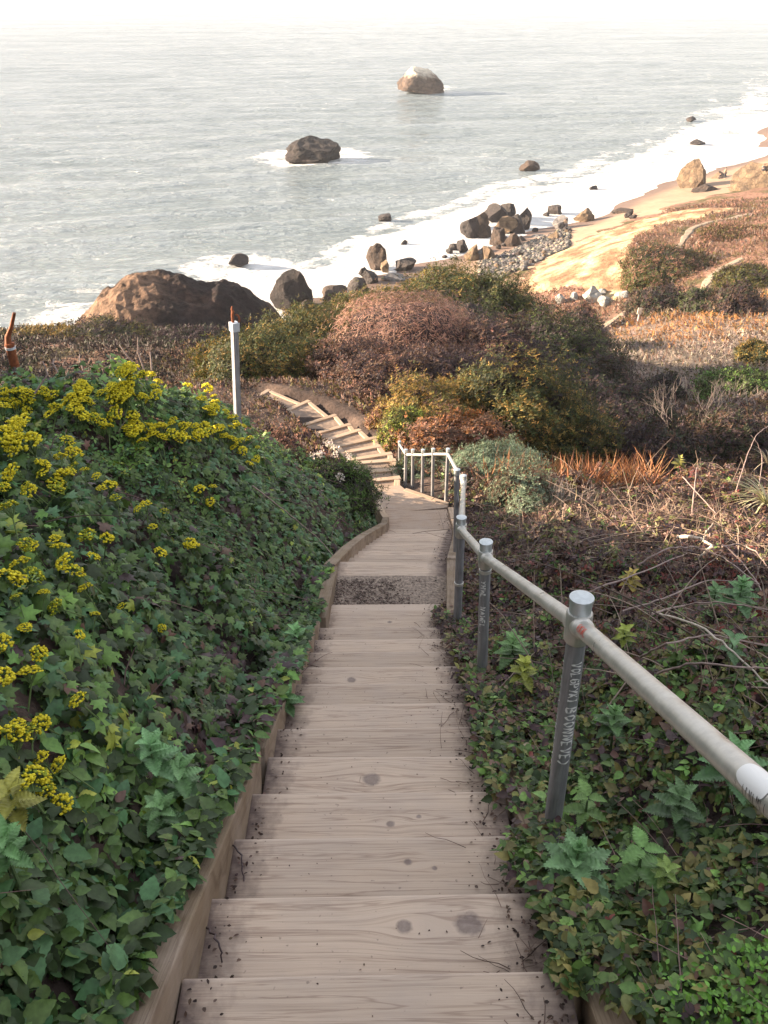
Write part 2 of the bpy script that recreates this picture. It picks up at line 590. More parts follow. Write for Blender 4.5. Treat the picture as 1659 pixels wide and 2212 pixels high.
for yy in (13.0, 16.0):
    for xx in (-14, -9, -5, 3, 6, 9, 13, 20):
        TP.append((xx, yy, float(np.interp(yy, PY, PH)) + (0.9 if (yy > 15 and xx > 2) else 0) + 0.1))
for yy in (17.4, 19.7, 22.2, 23.4):
    TP.append((float(np.interp(yy, LY, LX)), yy, float(np.interp(yy, PY, PH)) + 0.05))
    TP.append((float(np.interp(yy, RY, RX)) + 0.5, yy, float(np.interp(yy, PY, PH)) - 0.05))
SHORE = [(600, 660), (700, 640), (780, 598), (880, 580), (990, 550), (1070, 522), (1150, 500), (1290, 470), (1400, 410), (1560, 362), (1659, 330)]
for q in SHORE:
    C(*q, 30.0)
for q in [(1300, 480, 29.0), (1450, 432, 28.3), (1600, 372, 28.6), (1659, 350, 29.0), (1100, 560, 29.0), (1060, 590, 28.3), (1180, 540, 28.4),
          (1130, 612, 27.3), (1240, 532, 27.6), (1380, 472, 26.8), (1362, 520, 23.2), (1372, 560, 23.0), (1352, 622, 23.3), (1450, 480, 24.3), (1480, 520, 22.6),
          (1250, 650, 25.2), (1180, 640, 26), (1335, 652, 24.6), (1290, 710, 21.5), (1400, 640, 22.8), (1560, 590, 21), (1659, 500, 21.5), (1659, 600, 19.5),
          (1659, 700, 18.0), (1500, 700, 19.0), (1500, 750, 17.6), (1400, 850, 15), (1659, 850, 13), (1300, 940, 12.2), (1450, 930, 12.0), (1659, 945, 10.6),
          (1659, 440, 24.5), (1560, 440, 25.5), (1600, 405, 27.4), (1659, 400, 26.5)]:
    C(*q)
TP += [(90, 150, 21), (60, 60, 13), (40, 20, 5), (30, 8, 2.2), (110, 220, 24),
       (2.6, 42, 13.6), (-5.3, 30, 12.4), (-2.3, 34, 12.9), (6.2, 40, 14.4), (8.6, 36, 14.6), (3, 30, 12), (0, 26, 10.8), (4, 24, 10.8), (2.5, 18, 9.4), (5, 18, 9.9),
       (0, 52, 18), (5, 56, 20), (-8, 46, 17.5), (-5, 64, 26), (0, 76, 28.6), (6, 92, 29.4), (12, 72, 25.2), (11, 56, 20.5),
       (-17.5, 45, 16.5), (-12.6, 50, 18.7), (-11, 38, 13.9), (-12, 32, 13.0), (-24, 45, 16.8), (-15, 60, 25), (-26, 56, 24), (-12, 76, 30.5), (-32, 68, 31),
       (-15, 86, 32), (-45, 45, 26), (-45, 20, 12), (-30, 30, 14), (-20, 20, 9.5),
       (-20, 120, 33), (0, 135, 33), (30, 175, 33), (60, 235, 33), (100, 270, 33), (-60, 80, 33), (-60, 140, 34), (0, 200, 34)]
TPA = np.array(TP)


def _tpsk(r2):
    return np.where(r2 > 1e-12, r2 * np.log(np.maximum(r2, 1e-12)), 0)


def _tps_fit(P, val, lam=0.0):
    n = len(P)
    d2 = ((P[:, None, :] - P[None, :, :]) ** 2).sum(-1)
    K = _tpsk(d2) + lam * np.eye(n)
    A = np.zeros((n + 3, n + 3))
    A[:n, :n] = K
    A[:n, n] = 1
    A[:n, n + 1:] = P
    A[n, :n] = 1
    A[n + 1:, :n] = P.T
    return np.linalg.solve(A, np.concatenate([val, np.zeros(3)]))


# work in log-distance space so near and far points weigh alike
def _warp(x, y):
    yw = np.log(np.maximum(y, 4.0))
    return x / np.maximum(y, 4.0) * 1.4, yw


_wx, _wy = _warp(TPA[:, 0], TPA[:, 1])
_WP = np.stack([_wx, _wy], 1)
_WC = _tps_fit(_WP, TPA[:, 2], 2e-3)


def far_h(x, y):
    wx, wy = _warp(x, y)
    sh = wx.shape
    q = np.stack([wx.ravel(), wy.ravel()], 1)
    out = np.empty(len(q))
    n = len(_WP)
    for i in range(0, len(q), 20000):
        qq = q[i:i + 20000]
        d2 = ((qq[:, None, :] - _WP[None]) ** 2).sum(-1)
        out[i:i + 20000] = _tpsk(d2) @ _WC[:n] + _WC[n] + qq @ _WC[n + 1:]
    return np.clip(out.reshape(sh), -8, 36)


def ground(x, y, rough=True):
    x = np.asarray(x, float); y = np.asarray(y, float)
    x, y = np.broadcast_arrays(x, y)
    h = np.interp(y, PY, PH) + 0.14
    xl = np.interp(y, LY, LX) - 0.1
    xr = np.interp(y, RY, RX) + 0.05
    dl = np.maximum(xl - x, 0)
    dr = np.maximum(x - xr, 0)
    fade = np.interp(y, [0, 5, 7, 9.5, 11.5, 13, 15, 17], [1, 1, 1.16, 1.2, 0.98, 0.55, 0.12, 0])
    bank = np.interp(dl, [0, 0.25, 0.6, 1.1, 1.6, 2.2, 4, 8], [0, 0.34, 0.80, 1.18, 1.38, 1.48, 1.55, 1.8]) * fade
    fx = -0.4256 * (y * cp_ + 3.0 * sp_) - 1.2
    shade_hill = sstep(0, 5, fx - x) * 4.5 * (1 - sstep(6.5, 10.5, y))  # unseen rise beyond the frame edge, added to keep low sun off the stairs
    rb = 0.16 * sstep(0, 0.8, dr)
    bank = bank + 0.24 * np.exp(-((x + 2.35) / 0.9) ** 2 - ((y - 6.9) / 1.4) ** 2)
    z = CZ - h + bank + shade_hill + rb
    if rough:
        z = z + 0.10 * fbm(x * 0.7, y * 0.7, seed=3, oct=3) * sstep(0, 0.8, dl + dr)
    wgt = sstep(13.2, 18.0, y)
    if np.any(wgt > 0):
        zf = np.where(wgt > 0, CZ - far_h(x, y), 0)
        if rough:
            zf = zf + 0.35 * fbm(x * 0.25, y * 0.25, seed=11, oct=4) * sstep(20, 40, y) * np.clip((zf - 0.3) * 0.4, 0.05, 1)
        out = np.maximum(xl - x, 0) + np.maximum(x - xr, 0)
        cw = (1 - sstep(0.1, 1.0, out)) * (1 - sstep(24, 26, y))
        zf = zf * (1 - cw) + (CZ - h - 0.12 + 0.24 * sstep(0.02, 0.2, out)) * cw
        z = z * (1 - wgt) + zf * wgt
    return z


def normal_at(f, x, y, e=0.05):
    dx = (f(x + e, y) - f(x - e, y)) / (2 * e)
    dy = (f(x, y + e) - f(x, y - e)) / (2 * e)
    n = np.stack([-dx, -dy, np.ones_like(dx)], -1)
    return n / np.linalg.norm(n, axis=-1, keepdims=True)


def hit(px, py, off=0.0, f=None, ymax=260):
    """where the sight line through a photo point meets the land (raised by off)"""
    d = ray(px, py)
    t = np.geomspace(0.8, ymax / max(d[1], 0.2), 1500)
    P = np.array([0, 0, CZ]) + t[:, None] * d
    z = (f or ground)(P[:, 0], P[:, 1]) + off
    below = np.nonzero(P[:, 2] < z)[0]
    i = below[0] if len(below) else len(t) - 1
    return P[i]


def in_poly(x, y, poly):
    poly = np.asarray(poly)
    inside = np.zeros(np.shape(x), bool)
    n = len(poly)
    j = n - 1
    for i in range(n):
        xi, yi = poly[i]; xj, yj = poly[j]
        c = ((yi > y) != (yj > y)) & (x < (xj - xi) * (y - yi) / (yj - yi + 1e-12) + xi)
        inside ^= c
        j = i
    return inside


def grid_mesh(xs, ys, zf):
    X, Y = np.meshgrid(xs, ys)
    Z = zf(X, Y)
    V = np.stack([X.ravel(), Y.ravel(), Z.ravel()], 1)
    nx, ny = len(xs), len(ys)
    i = np.arange((nx - 1) * (ny - 1))
    r, c = i // (nx - 1), i % (nx - 1)
    a = r * nx + c
    F = np.stack([a, a + 1, a + nx + 1, a + nx], 1)
    return V, F


# near hillside
xs = np.concatenate([np.linspace(-30, -6, 40)[:-1], np.linspace(-6, 9, 170), np.linspace(9, 34, 40)[1:]])
ys = np.concatenate([np.linspace(-7.5, 16, 200)[:-1], np.linspace(16, 27, 70)])
V, F = grid_mesh(xs, ys, ground)
n = fbm(V[:, 0] * 1.3, V[:, 1] * 1.3, seed=5)
cA, cB = np.array([0.035, 0.025, 0.023]), np.array([0.085, 0.06, 0.05])
t = sstep(-0.4, 0.5, n)[:, None]
hill_near = mesh_np("hillside", V, F.ravel(), np.full(len(F), 4), attr_ground_mat("soil", 9.0, 0.5, 0.95, 0.06), colors=cA * (1 - t) + cB * t, smooth=True)
tag(hill_near, "steep dark soil hillside under the ivy and brambles beside the stairs", "hillside", kind="structure")

# land towards the shore: one grid, split into slope, bluff and beach
ys = np.concatenate([np.linspace(26.8, 60, 110)[:-1], np.linspace(60, 140, 150)[:-1], np.linspace(140, 300, 90)])
xs = np.concatenate([np.linspace(-70, -32, 20)[:-1], np.linspace(-32, 48, 200)[:-1], np.linspace(48, 140, 70)])
V, F = grid_mesh(xs, ys, lambda x, y: ground(x, y) - 0.02)
BLUFF = [at_h(px, py, h)[:2] for px, py, h in [(1110, 622, 27.0), (1165, 578, 27.8), (1232, 530, 27.6), (1300, 500, 26.8), (1400, 463, 26.4), (1440, 478, 24.5), (1372, 508, 23.4), (1362, 540, 23.1), (1360, 580, 23.1), (1345, 632, 23.4), (1250, 634, 25.4), (1160, 630, 26.2)]]
BLUFF2 = [at_h(px, py, h)[:2] for px, py, h in [(1400, 463, 26.4), (1470, 452, 25.8), (1560, 452, 25.3), (1600, 462, 24.8), (1500, 478, 24.2), (1440, 480, 24.4)]]
cen = V[F].mean(1)
nn = fbm(cen[:, 0] * 0.5, cen[:, 1] * 0.5, seed=21) * 1.2
is_bluff = in_poly(cen[:, 0] + nn, cen[:, 1] + nn, BLUFF) | in_poly(cen[:, 0] + nn, cen[:, 1] + nn, BLUFF2)
is_beach = (cen[:, 2] < 2.6 + 0.8 * nn) & ~is_bluff & (cen[:, 0] > -14) & (cen[:, 1] > 84)


def submesh(name, mask, mat, colf):
    f = F[mask]
    u, inv = np.unique(f.ravel(), return_inverse=True)
    v = V[u]
    return mesh_np(name, v, inv.ravel(), np.full(len(f), 4), mat, colors=colf(v), smooth=True)


def slope_cols(v):
    a = fbm(v[:, 0] * 0.12, v[:, 1] * 0.12, seed=31, oct=5)
    b = fbm(v[:, 0] * 0.35, v[:, 1] * 0.35, seed=37, oct=4)
    brown, rose, olive, grey = np.array([0.15, 0.09, 0.06]), np.array([0.25, 0.14, 0.10]), np.array([0.075, 0.075, 0.03]), np.array([0.21, 0.165, 0.14])
    c = brown + (rose - brown) * sstep(-0.25, 0.3, a)[:, None]
    c = c + (olive - c) * sstep(0.12, 0.4, b)[:, None] * 0.85
    g = (sstep(28, 40, v[:, 1]) * (1 - sstep(58, 75, v[:, 1])) * sstep(6, 12, v[:, 0]))[:, None]
    return c + (grey - c) * g * 0.8


def bluff_cols(v):
    a = fbm(v[:, 0] * 0.5 + v[:, 2], v[:, 1] * 0.5, v[:, 2] * 0.6, seed=41, oct=5)
    c1, c2 = np.array([0.25, 0.145, 0.085]), np.array([0.50, 0.385, 0.235])
    return c1 + (c2 - c1) * sstep(-0.25, 0.25, a)[:, None]


def beach_cols(v):
    a = fbm(v[:, 0] * 0.2, v[:, 1] * 0.2, seed=51, oct=4)
    dry, wet = np.array([0.34, 0.235, 0.165]), np.array([0.17, 0.12, 0.10])
    c = wet + (dry - wet) * sstep(0.25, 1.1, v[:, 2] + 0.4 * a)[:, None]
    return c * (1 + 0.15 * a[:, None])


tag(submesh("coastal_slope", ~is_bluff & ~is_beach, attr_ground_mat("scrub_ground", 2.2, 0.55, 0.95, 0.3), slope_cols), "brown and olive scrub slope running down to the beach", "slope", kind="structure")
tag(submesh("sandy_bluff", is_bluff, attr_ground_mat("bluff_sand", 0.9, 0.4, 0.95, 0.9), bluff_cols), "bare pale sandy bluff face lit by the low sun", "bluff", kind="structure")
tag(submesh("beach", is_beach, attr_ground_mat("beach_sand", 0.8, 0.12, 0.8, 0.05), beach_cols), "tan sand beach along the surf", "beach", kind="structure")

# headland
rx = np.array([-31, -28.5, -26, -23.5, -21.2, -18.7, -16.7, -15.1, -13.6, -11.7, -10.2, -9.2, -8.2, -7.2])
rz = np.array([-1.5, 2.2, 5.2, 7.6, 9.2, 9.4, 8.9, 8.2, 8.4, 7.3, 6.0, 4.5, 1.5, -1.5])


def head_z(x, y):
    r = np.interp(x, rx, rz)
    yc = 75 + 0.12 * (x + 18)
    d = (y - yc)
    fall = np.where(d < 0, 1 - (np.abs(d) / 17.0) ** 1.9, 1 - (np.abs(d) / 9.0) ** 2)
    z = (r + 1.5) * np.clip(fall, -0.3, 1) - 1.5
    rid = np.abs(fbm(x * 0.22, y * 0.22, seed=61, oct=4))
    return z - 1.3 * rid * sstep(0, 5, r) * np.clip(1.4 - fall, 0.2, 1) + (0.6 * fbm(x * 0.6, y * 0.6, seed=63, oct=4) - 0.3 * np.abs(fbm(x * 1.1 + 0.4 * y, y * 0.5, seed=65, oct=4))) * np.clip(r * 0.3, 0.1, 1)


V, F = grid_mesh(np.linspace(-31, -7, 240), np.linspace(56, 86, 220), head_z)
a = fbm(V[:, 0] * 0.25, V[:, 1] * 0.25, V[:, 2] * 0.3, seed=67, oct=5)
c1, c2, c3 = np.array([0.018, 0.012, 0.013]), np.array([0.05, 0.03, 0.025]), np.array([0.27, 0.17, 0.11])
hc = c1 + (c2 - c1) * sstep(-0.2, 0.3, a)[:, None]
lit_flank = sstep(-16, -22, V[:, 0])[:, None] * sstep(-0.3, 0.3, a + 0.1)[:, None]  # sunlit left flank put into the rock colour
hc = hc + (c3 - hc) * lit_flank * 0.6
tag(mesh_np("headland", V, F.ravel(), np.full(len(F), 4), attr_ground_mat("headland_rock", 1.6, 0.75, 0.9, 0.9), colors=hc, smooth=True),
    "domed brown headland rising from the sea behind the grey post", "headland", kind="structure")

# ------------------------------------------------------------------ sea
SH = np.array([at_h(px, py, 30.0)[:2] for px, py in SHORE])
OUT = np.array([at_h(px, py, 30.0)[:2] for px, py in [(430, 570), (560, 570), (640, 560), (720, 530), (800, 485), (880, 455), (980, 420), (1060, 382), (1160, 366), (1260, 346), (1390, 305), (1500, 240), (1659, 160)]])
ys = np.concatenate([np.linspace(40, 90, 30)[:-1], np.linspace(90, 260, 260)[:-1], np.geomspace(260, 3400, 420)])
xs0 = np.concatenate([-np.geomspace(3000, 90, 30)[:-1], np.linspace(-90, 130, 330)[:-1], np.geomspace(130, 3000, 36)])


def sea_z(x, y):
    f = np.clip(1 - (y - 250) / 2500, 0.3, 1)
    a = 0.16 * np.sin((y * 0.95 - x * 0.22) * 0.42 + 2.0 * fbm(x * 0.02, y * 0.02, seed=71, oct=2) * 3)
    b = 0.26 * fbm(x * 0.10, y * 0.28, seed=73, oct=4) + 0.5 * fbm(x * 0.012, y * 0.035, seed=75, oct=3) * sstep(200, 500, y)
    return (a + b) * f * sstep(60, 110, y + 0.0 * x)


V, F = grid_mesh(xs0, ys, sea_z)
yo = np.interp(V[:, 0], OUT[:, 0], OUT[:, 1])
yo = yo - np.where(V[:, 0] < OUT[0, 0], (OUT[0, 0] - V[:, 0]) * 3.0, 0)
ys_ = np.interp(V[:, 0], SH[:, 0], SH[:, 1])
width = np.maximum(yo - ys_, 4)
u = (yo - V[:, 1]) / width        # 0 at outer foam edge, 1 at shoreline
foam = np.clip(np.where(u < 0, u * 1.5, u * 1.6) + 0.2, 0, 1.3)
foam = foam + np.where((u > -0.9) & (u < 0.6), 0.22 * np.sin(2 * np.pi * (u * 3.2 + 0.8 * fbm(V[:, 0] * 0.03, V[:, 1] * 0.03, seed=77, oct=3))), 0) * np.clip(u + 0.9, 0, 1)
for (px, py, rxx, ryy, s) in [(672, 338, 15.5, 15, 0.85), (914, 190, 12.5, 14, 0.5), (515, 575, 9, 7, 0.75), (560, 600, 12, 8, 0.6), (150, 690, 6, 5, 0.6), (400, 690, 22, 20, 0.45)]:
    c = at_h(px, py, 30.0)
    d = np.sqrt(((V[:, 0] - c[0]) / rxx) ** 2 + ((V[:, 1] - c[1]) / ryy) ** 2)
    foam = np.maximum(foam, s * (1 - sstep(0.55, 1.0, d)))
m, ns, ls, p = newmat("sea_water")
at = node(ns, 'ShaderNodeAttribute', attribute_name='Col')
g = node(ns, 'ShaderNodeNewGeometry')
pos = g.outputs['Position']
wav1 = noise_tex(ns, ls, mapping(ns, ls, pos, (0.42, 0.95, 1), (0, 0, R(-12))), 1.0, 6, 0.62, 0.4)
wav2 = noise_tex(ns, ls, mapping(ns, ls, pos, (0.06, 0.17, 1), (0, 0, R(-16))), 1.0, 4, 0.5, 0.3)
wav3 = noise_tex(ns, ls, mapping(ns, ls, pos, (0.012, 0.03, 1), (0, 0, R(-10))), 1.0, 4, 0.55)
f1 = noise_tex(ns, ls, mapping(ns, ls, pos, (0.16, 0.26, 1), (0, 0, R(-20))), 1.0, 8, 0.68, 0.8)
f2 = noise_tex(ns, ls, pos, 0.9, 5, 0.7, 0.5)
ff = mth(ns, ls, 'ADD', at.outputs['Fac'], mth(ns, ls, 'MULTIPLY', mth(ns, ls, 'SUBTRACT', f1.outputs[0], 0.5), 2.6))
ff = mth(ns, ls, 'ADD', ff, mth(ns, ls, 'MULTIPLY', mth(ns, ls, 'SUBTRACT', f2.outputs[0], 0.5), 1.0))
fm = mth(ns, ls, 'MULTIPLY', mth(ns, ls, 'SUBTRACT', ff, 0.38), 2.4, clamp=True)
rw = ramp(ns, [(0.3, (0.205, 0.255, 0.275)), (0.7, (0.30, 0.35, 0.375))])
ls.new(wav3.outputs[0], rw.inputs[0])
ls.new(mixc(ns, ls, fm, rw.outputs[0], (0.82, 0.81, 0.81)), p.inputs['Base Color'])
rgh = mth(ns, ls, 'ADD', 0.09, mth(ns, ls, 'MULTIPLY', fm, 0.6))
ls.new(rgh, p.inputs['Roughness'])
p.inputs['IOR'].default_value = 1.33
hs = mth(ns, ls, 'ADD', wav1.outputs[0], mth(ns, ls, 'MULTIPLY', wav2.outputs[0], 1.8))
bump(ns, ls, hs, 0.9, 2.0, p.inputs['Normal'])
sea = mesh_np("sea", V, F.ravel(), np.full(len(F), 4), m, colors=np.repeat(foam[:, None], 3, 1), smooth=True)
tag(sea, "pale grey-green sea with white surf along the shore", "sea", kind="structure")
# ------------------------------------------------------------------ stairs
def step_board(parent, yn, h, xc, wid, dep, yaw=0.0, tilt=0.0, mat=None, th=0.075):
    m = MB()
    # tread board, local origin at its middle, top at local z = 0
    m.box((0, 0, -th / 2), wid, dep, th, bev=0.008)
    m.box((0, dep / 2 - 0.045, -th - 0.07), wid - 0.02, 0.05, 0.135)     # riser under the nosing
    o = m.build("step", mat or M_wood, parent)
    o.location = (xc, yn - dep / 2, CZ - h)
    o.rotation_euler = (tilt, random.uniform(-0.006, 0.006), yaw)
    return o


upper = empty("timber_stairs", (0, 1.4, CZ - 2.25))
tag(upper, "nearest straight flight of weathered timber steps with plank treads down to the gravel landing", "stairs")
upper_inv = Matrix.Translation((0, -1.4, -(CZ - 2.25)))


def adopt(o, root):
    o.parent = root
    o.matrix_parent_inverse = Matrix.Translation(-Vector(root.location))


KN = {1: [(0.29, 0.11, 0.045), (0.095, 0.105, 0.026)], 2: [(0.11, 0.107, 0.016), (0.2, 0.08, 0.011)], 3: [(0.05, 0.055, 0.018), (0.16, 0.09, 0.012)],
      4: [(-0.04, 0.08, 0.042)], 8: [(-0.17, 0.09, 0.03)], 12: [(0.07, 0.05, 0.02)]}
for k in range(-3, 13):
    yn, h, dep = 1.43 + 0.379 * k, 2.254 + 0.19 * k, 0.43
    if k == 12:
        yn, h, dep = 6.17, 4.534, 0.60
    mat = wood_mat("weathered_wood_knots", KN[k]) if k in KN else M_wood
    wid = 1.02 + random.uniform(-0.01, 0.01)
    o = step_board(None, yn, h, -0.02 + random.uniform(-0.012, 0.012), wid, dep, random.uniform(-0.012, 0.022), random.uniform(-0.012, 0.012), mat)
    adopt(o, upper)


def plank(name, pts, wid, hei, root, mat, toward=None):
    """timber laid along pts (top-centre line), butt-ended segments"""
    for a, b in zip(pts[:-1], pts[1:]):
        a, b = Vector(a), Vector(b)
        d = b - a
        L = d.length - 0.012
        m = MB()
        m.box((0, 0, -hei / 2), L, wid, hei, bev=0.007)
        o = m.build(name, mat)
        o.location = (a + b) / 2
        yaw = math.atan2(d.y, d.x)
        pit = -math.asin(d.z / d.length)
        o.rotation_euler = Euler((random.uniform(-0.02, 0.02), pit, yaw), 'XYZ')
        adopt(o, root)


def nz(y):
    return CZ - (2.254 + 0.5 * (y - 1.43))


xl0 = -0.585
plank("side_board", [(xl0, -0.6, nz(-0.6) + 0.085), (xl0, 2.85, nz(2.85) + 0.085)], 0.105, 0.30, upper, M_string)
plank("side_board", [(xl0, 2.95, nz(2.95) + 0.05), (xl0 + 0.02, 4.6, nz(4.6) + 0.05)], 0.105, 0.28, upper, M_string)
plank("side_board", [(xl0 + 0.02, 4.62, nz(4.62) + 0.06), (xl0 + 0.03, 5.7, nz(5.7) + 0.06)], 0.105, 0.28, upper, M_string)
plank("side_board", [(0.565, 0.2, nz(0.2) - 0.01), (0.565, 1.62, nz(1.62) - 0.01)], 0.10, 0.28, upper, M_string)
plank("side_board", [(0.565, 1.7, nz(1.7) - 0.02), (0.555, 3.6, nz(3.6) - 0.02)], 0.10, 0.28, upper, M_string)
plank("side_board", [(0.555, 3.62, nz(3.62) - 0.01), (0.55, 5.75, nz(5.75) - 0.01)], 0.10, 0.28, upper, M_string)

# landing of gravel between the two flights
gx = np.linspace(-0.55, 0.6, 24)
gy = np.linspace(6.12, 6.72, 14)
V, F = grid_mesh(gx, gy, lambda x, y: CZ - 4.625 + 0.012 * fbm(x * 9, y * 9, seed=81) + 0.0 * x)
land = mesh_np("gravel_landing", V, F.ravel(), np.full(len(F), 4), M_gravel, smooth=True)
tag(land, "bed of packed gravel on the landing between the two timber flights", "landing", kind="structure")
n = 2600
px_ = rng.uniform(-0.52, 0.56, n); py_ = rng.uniform(6.16, 6.66, n)
keep = rng.random(n) < np.clip(0.85 - 0.9 * sstep(-0.2, 0.35, px_) * sstep(6.2, 6.35, py_) + 0.35 * fbm(px_ * 6, py_ * 6, seed=83), 0.05, 1)
px_, py_ = px_[keep], py_[keep]
n = len(px_)
octv = np.array([[1, 0, 0], [-1, 0, 0], [0, 1, 0], [0, -1, 0], [0, 0, 0.7], [0, 0, -0.5]])
octf = np.array([[0, 2, 4], [2, 1, 4], [1, 3, 4], [3, 0, 4], [2, 0, 5], [1, 2, 5], [3, 1, 5], [0, 3, 5]])


def pebbles(P, s, cols, name, mat, smooth=False):
    n = len(P)
    an = rng.uniform(0, 6.28, n)
    st = rng.uniform(0.7, 1.3, (n, 3)) * s[:, None]
    base = octv[None] * (1 + rng.uniform(-0.25, 0.25, (n, 6, 1)))
    v = base * st[:, None, :]
    ca, sa = np.cos(an)[:, None], np.sin(an)[:, None]
    vx = v[:, :, 0] * ca - v[:, :, 1] * sa
    vy = v[:, :, 0] * sa + v[:, :, 1] * ca
    v = np.stack([vx, vy, v[:, :, 2]], -1) + P[:, None, :]
    f = octf[None] + (np.arange(n) * 6)[:, None, None]
    return mesh_np(name, v.reshape(-1, 3), f.ravel(), np.full(n * 8, 3), mat, colors=np.repeat(cols, 6, axis=0))


gc = lin(120, 105, 98) * rng.uniform(0.35, 1.8, (n, 1))
M_peb = leaf_mat("pebble", 0.9, 0.0, 0.2)
tag(pebbles(np.stack([px_, py_, np.full(n, CZ - 4.617)], 1), rng.uniform(0.004, 0.012, n), gc, "loose_gravel", M_peb), "loose dark gravel lying on the landing", "gravel", kind="stuff")

mid = empty("timber_stairs", (0.2, 6.66, CZ - 4.65))
tag(mid, "middle flight of closely spaced plank steps between the gravel landing and the railed turn", "stairs")


def edge_l(y): return float(np.interp(y, LY, LX))
def edge_r(y): return float(np.interp(y, RY, RX))


for i in range(14):
    yn, h = 6.64 + 0.38 * i + 0.02, 4.65 + 0.19 * i
    if i == 0:
        a, b, dep = -0.55, 0.62, 0.3
        yn, h = 6.98, 4.65
    else:
        yn, h = 6.98 + 0.354 * i, 4.65 + 0.19 * i
        a, b, dep = edge_l(yn) - 0.02, edge_r(yn) - 0.03, 0.42
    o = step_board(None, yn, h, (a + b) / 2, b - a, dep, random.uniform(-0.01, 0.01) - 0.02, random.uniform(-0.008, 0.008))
    adopt(o, mid)
M_turn = wood_mat("turn_tread_wood", base=(0.44, 0.33, 0.255), dark=(0.26, 0.185, 0.145), pale=(0.52, 0.41, 0.33), dirt=0.0)
# two wider steps before the turn, and the wedge-shaped turning tread
for yn, h, yaw in ((12.09, 7.31, 0.09), (12.75, 7.5, 0.085)):
    a, b = 0.02, 1.05
    o = step_board(None, yn + 0.03, h, (a + b) / 2, b - a, 0.33 if yn < 12.5 else 0.36, yaw, 0, M_turn)
    adopt(o, mid)
wedge = [at_h(836, 1108, 7.69), at_h(966, 1096, 7.69), at_h(968, 1086, 7.69), at_h(874, 1056, 7.69), at_h(864, 1048, 7.69), at_h(790, 1055, 7.69)]
bm = bmesh.new()
cz = wedge[0][2]
c0 = np.mean(wedge, axis=0)
vs = [bm.verts.new((q - c0)) for q in wedge]
f = bm.faces.new(vs)
r = bmesh.ops.extrude_face_region(bm, geom=[f])
for v in r['geom']:
    if isinstance(v, bmesh.types.BMVert):
        v.co.z -= 0.12
bmesh.ops.recalc_face_normals(bm, faces=bm.faces)
me = bpy.data.meshes.new("step")
bm.to_mesh(me); bm.free()
me.materials.append(M_turn)
o = bpy.data.objects.new("step", me)
o.location = c0
COL.objects.link(o)
adopt(o, mid)
sb = [(-0.51, 5.72, nz(5.72) + 0.06), (-0.47, 6.78, CZ - 4.56)]
plank("side_board", sb, 0.10, 0.25, mid, M_string)
plank("side_board", [(-0.50, 6.80, CZ - 4.56), (-0.36, 7.45, CZ - 4.78)], 0.10, 0.25, mid, M_string)
plank("side_board", [(-0.37, 7.47, CZ - 4.80), (-0.25, 8.9, CZ - 5.55), (0.0, 11.2, CZ - 6.78), (0.03, 11.9, CZ - 7.1)], 0.10, 0.25, mid, M_string)
plank("side_board", [(0.03, 11.93, CZ - 7.12), (-0.14, 13.2, CZ - 7.55)], 0.10, 0.25, mid, M_timber)
plank("side_board", [(0.55, 5.8, CZ - 4.40), (0.63, 6.95, CZ - 4.6)], 0.10, 0.25, mid, M_string)
plank("side_board", [(0.63, 6.97, CZ - 4.6), (0.88, 9.3, CZ - 5.85), (1.07, 11.3, CZ - 6.95)], 0.10, 0.25, mid, M_string)
plank("side_board", [(1.08, 11.34, CZ - 6.98), (1.12, 13.1, CZ - 7.62)], 0.10, 0.25, mid, M_timber)
pe = [at_h(968, 1088, 7.68), at_h(936, 1077, 7.68), at_h(874, 1056, 7.68)]
plank("side_board", [tuple(pe[0]), tuple(pe[1]), tuple(pe[2])], 0.09, 0.2, mid, M_timber)

